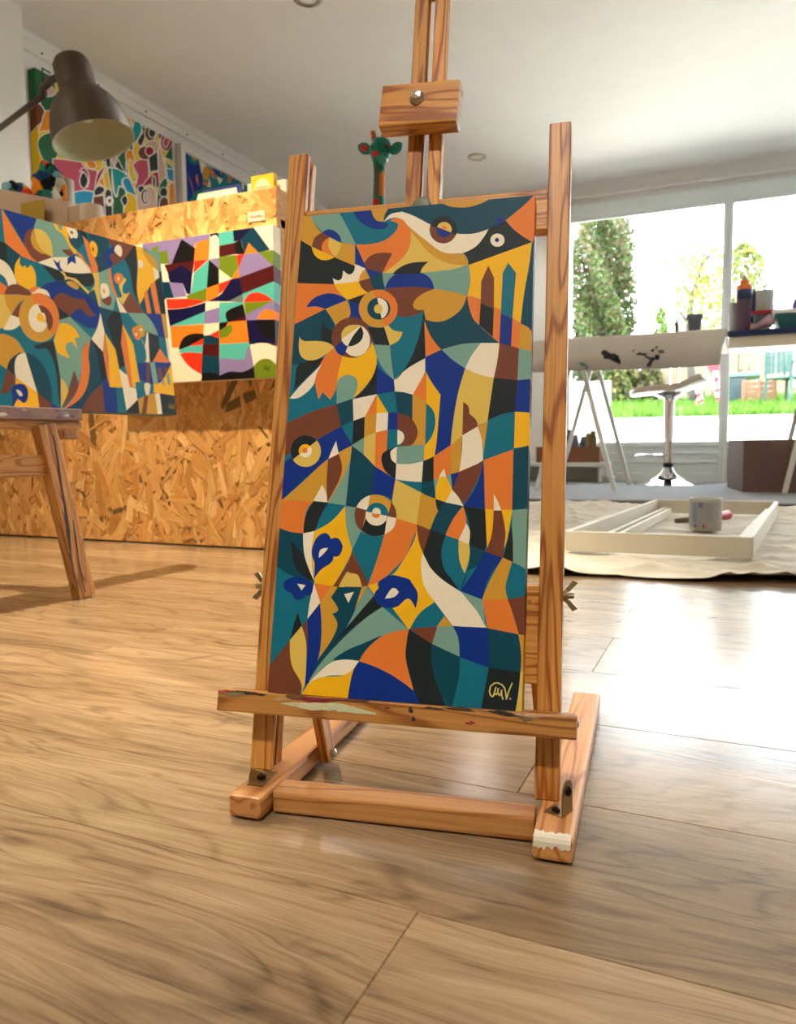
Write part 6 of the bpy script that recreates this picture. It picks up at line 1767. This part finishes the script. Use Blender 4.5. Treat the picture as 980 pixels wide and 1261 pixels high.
rp_ = wpx(5, 4.85, 979); lobjp = lobj('purple_pot', [(0, 0), (rp_, 0), (rp_ * 1.1, .10), (rp_ * .8, .19), (rp_ * .5, .22), (0, .22)], (on(979, 4.85), 4.85, zn), mat('purple_plastic', (84, 62, 130), .4), caps=False); tag(lobjp, 'purple lidded pot behind the teal tub, cut by the right edge', 'pot')
# on the cloth-covered table
Yp = 4.55; zc = zt1 + .004
cc = on(855, Yp); rpot = wpx(9, Yp, 855); zpt = float(pY(855, 388, Yp)[2])
o = lobj('flower_pot', [(0, 0), (rpot * .72, 0), (rpot * .95, (zpt - zc) * .8), (rpot * 1.08, (zpt - zc) * .8), (rpot * 1.1, zpt - zc), (rpot * .95, zpt - zc), (rpot * .65, .006), (0, .006)], (cc, Yp, zc), mat('slate_pot', (84, 86, 100), .6, vary=.2, vscale=30), caps=False); tag(o, 'small slate grey pot standing on the cloth covered table', 'pot')
o = lobj('marker_pen', [(0, 0), (.010, 0), (.011, .05), (.009, .085), (.006, .095), (.004, .115), (0, .118)], (on(833, Yp), Yp, zc), mat('brown_plastic', (96, 62, 50), .5), caps=False); tag(o, 'thin brown bottle standing upright left of the slate pot', 'bottle')
o = box('phone', (on(698, 4.5) - .05, 4.46, zc), (on(707, 4.5), 4.55, zc + .018), BLACK, None, .004); tag(o, 'small black object lying at the left end of the cloth covered table', 'box')

# ------------------------------------------------------------------ bar stool
sc_ = pz(822, 596.5, .008); sx, sy = float(sc_[0]), float(sc_[1])
sd = (sc_ @ FW) / F
stl = empty('bar_stool', (sx, sy, 0), 'white seated bar stool with chrome column and round base by the window', 'stool')
R0_ = 41 * sd
lobj('base', [(0, .001), (R0_, .001), (R0_ * 1.0, .006), (R0_ * .85, .014), (R0_ * .6, .026), (R0_ * .38, .045), (R0_ * .22, .075), (R0_ * .14, .105), (R0_ * .10, .12), (0, .12)], (sx, sy, .007), CHROME, stl, seg=64, caps=False)
lobj('collar', [(R0_ * .14, 0), (R0_ * .15, .006), (R0_ * .15, .026), (R0_ * .12, .03)], (sx, sy, .118), BLACK, stl, caps=False)
zs = float(pY(822, 487, sy)[2])
rp1 = 5.6 * sd
lobj('column', [(rp1 * .9, .12), (rp1 * .9, .30), (rp1 * 1.05, .302), (rp1 * 1.05, zs - .05), (rp1 * 1.2, zs - .02), (rp1 * 3.2, zs + .004), (0, zs + .004)], (sx, sy, 0), CHROME, stl, caps=False)
zf_ = float(pY(800, 561, sy)[2])
ang = [math.radians(a_) for a_ in range(20, 341, 20)]
fcx = sx - 18 * sd
pts = [(sx - rp1, sy - .03, zf_)] + [(fcx - .0 + 20 * sd * -math.cos(math.pi * k / 10 - math.pi / 2) * 1.0, sy + .11 * math.cos(math.pi * k / 10) * -1, zf_) for k in range(11)] + [(sx - rp1, sy + .03, zf_)]
tobj('footrest', pts, .009, CHROME, stl, 10)
# saddle seat
bm = bmesh.new(); nx, ny = 28, 14; topv = []; SW = 46 * sd; 
def seatz(u, v):
    return zs + .045 + .022 * (abs(u) ** 2.0) * (1 if u < 0 else 0) * 0 + .012 * max(0, -u) ** 2 * -1 + .095 * max(0, u - .15) ** 1.6 - .10 * max(0, u - .80) ** 1.3 + .012 * v * v
for j in range(ny + 1):
    row = []
    for i in range(nx + 1):
        u = -1 + 2 * i / nx; v = -1 + 2 * j / ny
        sq = (1 - .22 * v * v); sy_ = (1 - .16 * u ** 4)
        row.append(bm.verts.new((sx - 1 * sd + u * SW * sq, sy + v * .19 * sy_, seatz(u, v))))
    topv.append(row)
for j in range(ny):
    for i in range(nx): bm.faces.new((topv[j][i], topv[j][i + 1], topv[j + 1][i + 1], topv[j + 1][i]))
seat = build('seat', bm, mat('white_leatherette', (226, 208, 190), .35), stl, True)
m_ = seat.modifiers.new('t', 'SOLIDIFY'); m_.thickness = .035; m_.offset = -1
m_ = seat.modifiers.new('b', 'BEVEL'); m_.width = .012; m_.segments = 3
lobj('seat_plate', [(0, 0), (R0_ * .30, 0), (R0_ * .42, .012), (0, .014)], (sx, sy, zs - .004), CHROME, stl, caps=False)
tobj('lever', [(sx + .01, sy - .02, zs - .02), (sx + .06, sy - .05, zs - .03), (sx + .095, sy - .07, zs - .035)], .004, CHROME, stl)

# ------------------------------------------------------------------ carton, crate, bench
CB = mat('brown_cardboard', (112, 84, 74), .8, vary=.06)
q0_, q1_ = pz(895, 600, .008), pz(914, 606, .008); 
ztp = float(pY(914, 541.5, q1_[1])[2])
cbx = empty('cardboard_box', (q1_[0] + .3, q1_[1] + .25, .008), 'large plain brown cardboard box standing on the rug at right', 'box')
bm = bmesh.new()
fp = [(q0_[0], q0_[1]), (q1_[0], q1_[1]), (q1_[0] + .62, q1_[1]), (q1_[0] + .62, q0_[1] + .1), (q0_[0] + .04, q0_[1] + .1)]
a_ = [bm.verts.new((x, y, .0085)) for x, y in fp]; b_ = [bm.verts.new((x, y, ztp)) for x, y in fp]; bm.faces.new(a_[::-1])
for i in range(5): bm.faces.new((a_[i], a_[(i + 1) % 5], b_[(i + 1) % 5], b_[i]))
bmesh.ops.recalc_face_normals(bm, faces=bm.faces); bb = build('box_body', bm, CB, cbx); m_ = bb.modifiers.new('t', 'SOLIDIFY'); m_.thickness = .006; m_.offset = -1
bm = bmesh.new(); a_ = [(x + (.012 if x < .3 else -.012), y + (.02 if i < 3 else -.02), ztp - .03) for i, (x, y) in enumerate(fp)]
bm.faces.new([bm.verts.new(p) for p in a_]); ob = build('folded_flap', bm, CB, cbx); m_ = ob.modifiers.new('t', 'SOLIDIFY'); m_.thickness = .004
Y1 = 9.6; z1 = float(pY(890, 516.5, Y1)[2])
def z_pat(y): return -.02 + (z1 + .02) * (y - YW - .13) / (Y1 - YW - .13)
# low bench, crate and its bottles, white panel behind
YC = 5.25
gz = lambda x, y, Y=YC: float(pY(x, y, Y)[2]); gx = lambda x, Y=YC: float(pY(x, 560, Y)[0])
zb_ = gz(720, 569.5)
bn = empty('low_bench', (gx(700), YC + .15, 0), 'low white bench under the crate by the window', 'bench')
box('bench_top', (gx(600), YC - .02, zb_ - .03), (gx(745), YC + .30, zb_), TW, bn, .003)
for x in (gx(742) - .03, gx(604)): box('bench_side', (x, YC, .0085), (x + .025, YC + .27, zb_ - .03), TW, bn, .002)
box('bench_back', (gx(606), YC + .24, .0085), (gx(740), YC + .255, zb_ - .03), TW, bn)
zc1 = gz(720, 550)
cr = empty('wooden_crate', (gx(715), YC + .1, zb_), 'brown open wooden crate of paint bottles on the low bench by the window', 'crate')
CRM = mat('brown_crate_wood', (136, 84, 58), .6, vary=.15, vscale=20)
xc0, xc1 = gx(660), gx(738)
bm = bmesh.new()
for lo__, hi__ in (((xc0, YC, zb_ + .0005), (xc1, YC + .012, zc1)), ((xc0, YC + .20, zb_ + .0005), (xc1, YC + .212, zc1)), ((xc0, YC + .012, zb_ + .0005), (xc0 + .012, YC + .20, zc1)), ((xc1 - .012, YC + .012, zb_ + .0005), (xc1, YC + .20, zc1)), ((xc0 + .012, YC + .012, zb_ + .0005), (xc1 - .012, YC + .20, zb_ + .01))): bx(bm, lo__, hi__, .001)
build('crate_body', bm, CRM, cr)
for px, yt, rgb, nm in ((702, 529, (34, 34, 46), 'black'), (708, 535, (96, 92, 118), 'lilac grey'), (718, 537, (60, 76, 110), 'slate blue'), (724, 533, (130, 110, 60), 'mustard'), (730, 530, (120, 96, 52), 'ochre')):
    r_ = 4.6 * (pY(px, 540, YC + .1) @ FW) / F; zt_ = gz(px, yt, YC + .1)
    o = lobj('paint_bottle', [(0, 0), (r_, 0), (r_, (zt_ - zb_) * .72), (r_ * .9, (zt_ - zb_) * .78), (r_ * .75, (zt_ - zb_) * .80), (r_ * .75, zt_ - zb_ - .012), (0, zt_ - zb_ - .012)], (gx(px, YC + .1), YC + .1, zb_ + .0105), mat('bottle_' + nm.replace(' ', '_'), rgb, .4), caps=False, seg=20)
    tag(o, nm + ' paint bottle standing in the brown crate by the window', 'bottle', 'paint bottles in the crate')
YW2 = 6.25
o = box('white_board', (gx(690, YW2), YW2, z_pat(YW2)), (gx(750, YW2), YW2 + .03, gz(720, 470, YW2)), mat('white_panel', (240, 240, 236), .8), None, .002)
tag(o, 'blank white board standing outside against the left window, above the crate', 'board')
o = lobj('enamel_bowl', [(0, 0), (.03, 0), (.055, .028), (.058, .04), (.052, .04), (.028, .006), (0, .006)], (gx(748, 5.35), 5.35, .0085), TW, caps=False); tag(o, 'small white bowl on the floor beside the low bench', 'bowl')

# ------------------------------------------------------------------ outside
PAV = mat('pale_patio_stone', (214, 208, 198), .85, vary=.06, vscale=2, bump=.2, bscale=30)
GR = mat('lawn_soil', (50, 84, 22), .95, vary=.3, vscale=6)
Y1, Y2 = 9.6, 13.5
z1 = float(pY(890, 516.5, Y1)[2]); z2 = float(pY(890, 498, Y2)[2])
def sheet(name, pts, m, kind='structure'):
    bm = bmesh.new(); a_ = [bm.verts.new(p) for p in pts]; b_ = [bm.verts.new((p[0], p[1], p[2] - .1)) for p in pts]; n = len(pts)
    bm.faces.new(a_); bm.faces.new(b_[::-1])
    for i in range(n): bm.faces.new((a_[i], b_[i], b_[(i + 1) % n], a_[(i + 1) % n]))
    bmesh.ops.recalc_face_normals(bm, faces=bm.faces); o = build(name, bm, m); o['kind'] = kind; return o
sheet('patio', [(-9, YW + .13, -.02), (12, YW + .13, -.02), (12, Y1, z1), (-9, Y1, z1)], PAV)
box('trim_5', (-9, Y1, z1 - .1), (12, Y1 + .12, z1 + .045), mat('kerb_stone', (120, 124, 116), .9, vary=.2), None, .01)['kind'] = 'structure'
sheet('lawn_base', [(-9, Y1 + .12, z1 + .02), (12, Y1 + .12, z1 + .02), (12, Y2 + 6, z2 + .6), (-9, Y2 + 6, z2 + .6)], GR)
def leaves(name, n, place, size, tones, seed, kind=None, parent=None, blade=False):
    """many small leaf blades, each a bent quad"""
    rnd = random.Random(seed); bm = bmesh.new(); lay = bm.loops.layers.float_color.new('pigment')
    for _ in range(n):
        c, nd = place(rnd); c = Vector(c); s = rnd.uniform(.6, 1.3) * size
        if blade: d = Vector((rnd.uniform(-.4, .4), rnd.uniform(-.4, .4), 1)).normalized(); w_ = Vector((rnd.uniform(-1, 1), rnd.uniform(-1, 1), 0)).normalized() * s * .12; pts = [c - w_, c + w_, c + d * s + w_ * .3, c + d * s - w_ * .3]
        else:
            d = Vector((rnd.gauss(0, 1), rnd.gauss(0, 1), rnd.gauss(0, 1))).normalized(); e = d.orthogonal().normalized(); e = (Matrix.Rotation(rnd.uniform(0, 6.28), 3, d) @ e); f_ = d.cross(e)
            pts = [c - e * s, c + f_ * s * .5, c + e * s, c - f_ * s * .5]
        f = bm.faces.new([bm.verts.new(p) for p in pts]); col = [k * .32 for k in lin(rnd.choice(tones))]
        for lp in f.loops: lp[lay] = (*col, 1)
    o = build(name, bm, LEAFM, parent)
    if kind: o['kind'] = kind
    return o
LEAFM = attr_mat('leaf', .6, 0, 50)
_nt = LEAFM.node_tree; _p = _nt.nodes['Principled BSDF']; _tr = _nt.nodes.new('ShaderNodeBsdfTranslucent'); _ad = _nt.nodes.new('ShaderNodeMixShader'); _ad.inputs[0].default_value = .35
_nt.links.new(_p.inputs['Base Color'].links[0].from_socket, _tr.inputs[0]); _nt.links.new(_p.outputs[0], _ad.inputs[1]); _nt.links.new(_tr.outputs[0], _ad.inputs[2]); _nt.links.new(_ad.outputs[0], _nt.nodes['Material Output'].inputs[0])
def lawn_p(rnd):
    x = rnd.uniform(-3, 4); y = Y1 + .14 + (rnd.random() ** 1.6) * 5.5; t = (y - Y1) / (Y2 + 6 - Y1); return (x, y, z1 + .02 + t * (z2 + .6 - z1 - .02)), None
g_ = leaves('lawn_grass', 15000, lawn_p, .085, [(120, 178, 50), (140, 196, 64), (96, 150, 40), (160, 204, 84)], 3, 'stuff', blade=True)
tag(g_, 'short bright green grass of the lawn beyond the patio', 'grass')
BARK = mat('bark', (70, 64, 58), .9, vary=.3, vscale=20)
# tall conifer
Yh = 15.0; zg = z2 + .1
def crown(cx, cy, w_, d_, zlo, zhi, topround=.5):
    def f(rnd):
        while True:
            t = rnd.random(); a_ = rnd.uniform(0, 6.283); k = .72 + .28 * math.sin(a_ * 5 + t * 14); r = math.sqrt(rnd.uniform(.45, 1)) * k
            env = (1 - max(0, (t - topround) / (1 - topround)) ** 2.2) ** .5 * min(1, .75 + t)
            return (cx + w_ * env * r * math.cos(a_), cy + d_ * env * r * math.sin(a_), zlo + (zhi - zlo) * t), None
    return f
xc_ = float(pY(742, 340, Yh)[0]); wc_ = float(pY(786, 340, Yh)[0]) - xc_
ztopc = float(pY(742, 255, Yh)[2])
con = empty('tall_conifer', (xc_, Yh, zg), 'tall dense green and brown conifer seen through the left window', 'tree')
leaves('foliage', 26000, crown(xc_, Yh, wc_, 1.0, zg + .1, ztopc, .75), .05, [(110, 144, 60), (140, 168, 86), (90, 124, 58), (162, 140, 104), (176, 152, 118), (130, 160, 70), (196, 196, 160)], 5, None, con)
tobj('trunk', [(xc_, Yh, zg - .1), (xc_ + .05, Yh, ztopc * .6), (xc_, Yh, ztopc - .4)], [.18, .12, .03], BARK, con)
# small bare tree
Yb_ = 12.6
def tp3(x, y): return N3(pY(x, y, Yb_))
bt_ = empty('small_tree', (float(pY(850, 470, Yb_)[0]), Yb_, z2 - .05), 'young leaning tree with sparse yellow leaves behind the slate pot', 'tree')
trk = [(853, 500), (850, 440), (848, 400), (851, 370), (860, 340), (868, 320)]
bm = bmesh.new(); tube(bm, [tp3(*p) for p in trk], [.07, .055, .05, .042, .03, .02], 8)
for br_ in ([(851, 370), (843, 352), (836, 330)], [(860, 340), (866, 318), (876, 290), (880, 262)], [(868, 320), (882, 308), (893, 302)], [(848, 400), (838, 385), (830, 352)], [(856, 352), (872, 340), (888, 335)]):
    tube(bm, [tp3(*p) for p in br_], [.03, .018, .009, .006][:len(br_)], 6)
build('trunk', bm, BARK, bt_, True)
def sparse(rnd):
    x = rnd.gauss(862, 17); y = rnd.gauss(350, 26)
    return tuple(pY(x, y, Yb_ + rnd.uniform(-.7, .7))), None
leaves('foliage', 900, sparse, .05, [(214, 204, 96), (196, 196, 90), (226, 210, 130), (170, 176, 80)], 8, None, bt_)
# yellow shrub tree right of the mullion
xs_ = float(pY(914, 370, 16)[0])
st2 = empty('yellow_tree', (xs_, 16, zg + .3), 'pale yellow leaved tree behind the squeeze bottle, beyond the lawn', 'tree')
leaves('foliage', 1500, crown(xs_, 16, .55, .6, zg + .9, float(pY(914, 300, 16)[2]), .5), .07, [(214, 204, 96), (186, 196, 100), (140, 160, 90)], 12, None, st2)
tobj('trunk', [(xs_, 16, zg + .1), (xs_ + .05, 16, zg + 1.4), (xs_, 16, zg + 2.4)], [.09, .06, .02], BARK, st2)
# hedge and shrubs low behind the stool
def shrub(name, px, py_top, hw, Y, n, tones, label, cat='shrub', seed=1, base=None):
    x = float(pY(px, 480, Y)[0]); w_ = float(pY(px + hw, 480, Y)[0]) - x; zt = float(pY(px, py_top, Y)[2]); zb = (z2 if base is None else base) + (Y - Y2) * .05
    r = empty(name, (x, Y, zb), label, cat)
    leaves('foliage', n, crown(x, Y, w_, .45, zb, zt, .4), .06, tones, seed, None, r); tobj('stem', [(x, Y, zb - .05), (x, Y, zb + (zt - zb) * .7)], [.03, .01], BARK, r, 6)
GT_ = [(120, 152, 60), (160, 170, 80), (196, 180, 100), (90, 126, 60)]
shrub('garden_shrub', 762, 430, 22, 14.0, 2600, GT_, 'leafy green and yellow shrub below the cloth covered table, left of the stool', seed=21)
shrub('garden_shrub', 800, 448, 18, 14.3, 1800, [(150, 140, 96), (120, 140, 70), (186, 170, 120)], 'brownish shrub seen above the stool seat, left of the fence boards', seed=22)
shrub('garden_shrub', 812, 380, 12, 15.6, 700, [(150, 190, 80), (176, 204, 96)], 'thin bright green climber beside the tall conifer', seed=23, base=z2 + .3)
shrub('garden_shrub', 908, 430, 16, 15.2, 1500, [(120, 140, 80), (150, 160, 100)], 'dull green shrub above the dark green compost bin', seed=24)
# board fence
Yf = 14.8
fb = empty('board_fence', (float(pY(830, 470, Yf)[0]), Yf, z2), 'weathered timber board fence at the end of the garden', 'fence')
rnd = random.Random(31)
bm = bmesh.new(); x = float(pY(770, 470, Yf)[0]); xe = float(pY(1040, 470, Yf)[0]) + 1; zt_ = float(pY(840, 440, Yf)[2])
lay_boards = []
FEN = mat('weathered_boards', (120, 106, 84), .85, vary=.35, vscale=5)
while x < xe: w_ = rnd.uniform(.12, .17); bx(bm, (x, Yf, z2 + .02), (x + w_ - .015, Yf + .03, zt_ + rnd.uniform(-.03, .03)), .004); x += w_
bx(bm, (float(pY(770, 470, Yf)[0]), Yf + .03, z2 + .25), (xe, Yf + .08, z2 + .33)); build('boards', bm, FEN, fb)
# green compost bin
Yg = 12.9
def gX(x, Y=Yg): return float(pY(x, 480, Y)[0])
def gZ(y, Y=Yg, x=910): return float(pY(x, y, Y)[2])
zg_ = gZ(500)
GB = mat('dark_green_plastic', (26, 54, 58), .5)
gb = empty('garden_bin', (gX(910), Yg, zg_), 'dark green plastic garden storage bin with pale lid, beyond the lawn', 'bin')
box('bin_body', (gX(890), Yg, zg_), (gX(918), Yg + .7, gZ(463)), GB, gb, .02)
bm = bmesh.new(); bx(bm, (gX(889), Yg - .04, gZ(464)), (gX(936), Yg + .75, gZ(459)), .012); build('bin_lid', bm, mat('pale_green_lid', (84, 116, 108), .4), gb)
# wooden pallet crate
pc_ = empty('pallet_crate', (gX(935), Yg - .2, zg_), 'reddish timber pallet box beside the green garden bin', 'crate')
TB_ = mat('orange_timber', (122, 84, 60), .8, vary=.15)
bm = bmesh.new(); x0_, x1_ = gX(913, 12.6), gX(956, 12.6); zz0, zz1 = gZ(501, 12.6, 930), gZ(469, 12.6, 930)
for k in range(5): z_ = zz0 + (zz1 - zz0) * k / 5; bx(bm, (x0_, 12.6, z_ + .005), (x1_, 12.62, z_ + (zz1 - zz0) / 5 - .012), .003)
for k in range(3): x_ = x0_ + (x1_ - x0_ - .05) * k / 2; bx(bm, (x_, 12.565, zz0), (x_ + .05, 12.60, zz1 + .02), .003)
for k in range(5): z_ = zz0 + (zz1 - zz0) * k / 5; bx(bm, (x0_, 12.62, z_ + .005), (x0_ + .02, 12.84, z_ + (zz1 - zz0) / 5 - .012)); bx(bm, (x1_ - .02, 12.62, z_ + .005), (x1_, 12.84, z_ + (zz1 - zz0) / 5 - .012))
build('slats', bm, TB_, pc_)
# plastic chairs
GC = mat('green_garden_chair', (24, 66, 58), .5)
def chair(px, Y, zseat, rot, label):
    x = gX(px, Y); zb = gZ(500, Y, px); r = empty('garden_chair', (x, Y, zb), label, 'chair', 'green plastic garden chairs')
    M = Matrix.Translation((x, Y, zb)) @ Matrix.Rotation(rot, 4, 'Z')
    box('seat', (-.22, -.22, .38), (.22, .22, .41), GC, r, .01, M)
    bm = bmesh.new(); 
    for k in range(5): bx(bm, (-.19 + k * .082, .21, .46), (-.135 + k * .082, .235, .80), .004, M)
    bx(bm, (-.22, .205, .78), (.22, .245, .86), .01, M); bx(bm, (-.22, .205, .40), (-.19, .24, .80), .004, M); bx(bm, (.19, .205, .40), (.22, .24, .80), .004, M); build('backrest', bm, GC, r)
    for sx_ in (-1, 1):
        for sy_ in (-1, 1): beam('leg', M @ Vector((sx_ * .20, sy_ * .20, .39)), M @ Vector((sx_ * .24, sy_ * .24, 0)), (1, 0, 0), .04, .04, GC, r, .004)
        beam('armrest', M @ Vector((sx_ * .24, -.22, .60)), M @ Vector((sx_ * .24, .22, .60)), (1, 0, 0), .05, .02, GC, r, .004); beam('arm_post', M @ Vector((sx_ * .24, -.20, .39)), M @ Vector((sx_ * .24, -.20, .60)), (1, 0, 0), .03, .03, GC, r, .004)
chair(971, 12.3, .4, 2.4, 'green plastic garden chair turned sideways beside the pallet box')
chair(1022, 12.1, .4, .3, 'green plastic garden chair cut by the right edge of the window view')
# red and white barrier
RW = empty('striped_barrier', (gX(872, 12.4), 12.4, gZ(499, 12.4, 872)), 'red and white striped posts and tape standing by the lawn behind the stool', 'barrier')
RD = mat('signal_red', (170, 20, 40), .5); WT = mat('signal_white', (240, 238, 236), .5)
for (pts, w_) in (([(866, 499), (860, 484), (858, 478)], 5), ([(857, 499), (862, 488)], 4), ([(885, 499), (883, 478), (880, 450)], 5)):
    for i in range(len(pts) - 1):
        for k in range(4):
            a_ = np.array(pts[i]) * (1 - k / 4) + np.array(pts[i + 1]) * k / 4; b_ = np.array(pts[i]) * (1 - (k + 1) / 4) + np.array(pts[i + 1]) * (k + 1) / 4
            beam('stripe', pY(*a_, 12.4), pY(*b_, 12.4), (1, 0, 0), w_ * .0135, .03, RD if (k % 2) else WT, RW, .002)
beam('tape_board', pY(876, 447, 12.4), pY(884, 460, 12.4), (1, 0, .2), .16, .02, RD, RW, .004); beam('tape_board', pY(878, 464, 12.4), pY(885, 478, 12.4), (1, 0, .2), .14, .02, WT, RW, .004)
# far houses
Yd = 34.0
def house(px0, px1, ytop, ybot, rgbw, rgbr, label):
    x0_, x1_ = float(pY(px0, 400, Yd)[0]), float(pY(px1, 400, Yd)[0]); zt = float(pY((px0 + px1) / 2, ytop, Yd)[2]); zb = float(pY((px0 + px1) / 2, ybot, Yd)[2]); ze = zb + (zt - zb) * .45
    r = empty('distant_house', ((x0_ + x1_) / 2, Yd, zb), label, 'house')
    box('wall', (x0_, Yd, zb - 4), (x1_, Yd + 6, ze), mat('far_wall_%d' % px0, rgbw, .9), r)
    bm = bmesh.new(); pr = [(Yd - .3, ze - .05), (Yd + 3, zt), (Yd + 6.3, ze - .05)]
    a_ = [bm.verts.new((x0_ - .2, y, z)) for y, z in pr]; b_ = [bm.verts.new((x1_ + .2, y, z)) for y, z in pr]
    bm.faces.new(a_); bm.faces.new(b_[::-1])
    for i in range(3): bm.faces.new((a_[i], b_[i], b_[(i + 1) % 3], a_[(i + 1) % 3]))
    bmesh.ops.recalc_face_normals(bm, faces=bm.faces); build('roof', bm, mat('far_roof_%d' % px0, rgbr, .9, vary=.2), r)
house(838, 930, 366, 420, (130, 112, 98), (112, 92, 80), 'distant house with a brown roof behind the young tree')
house(944, 1060, 356, 420, (140, 140, 140), (112, 112, 112), 'distant house with a grey roof at the right edge')
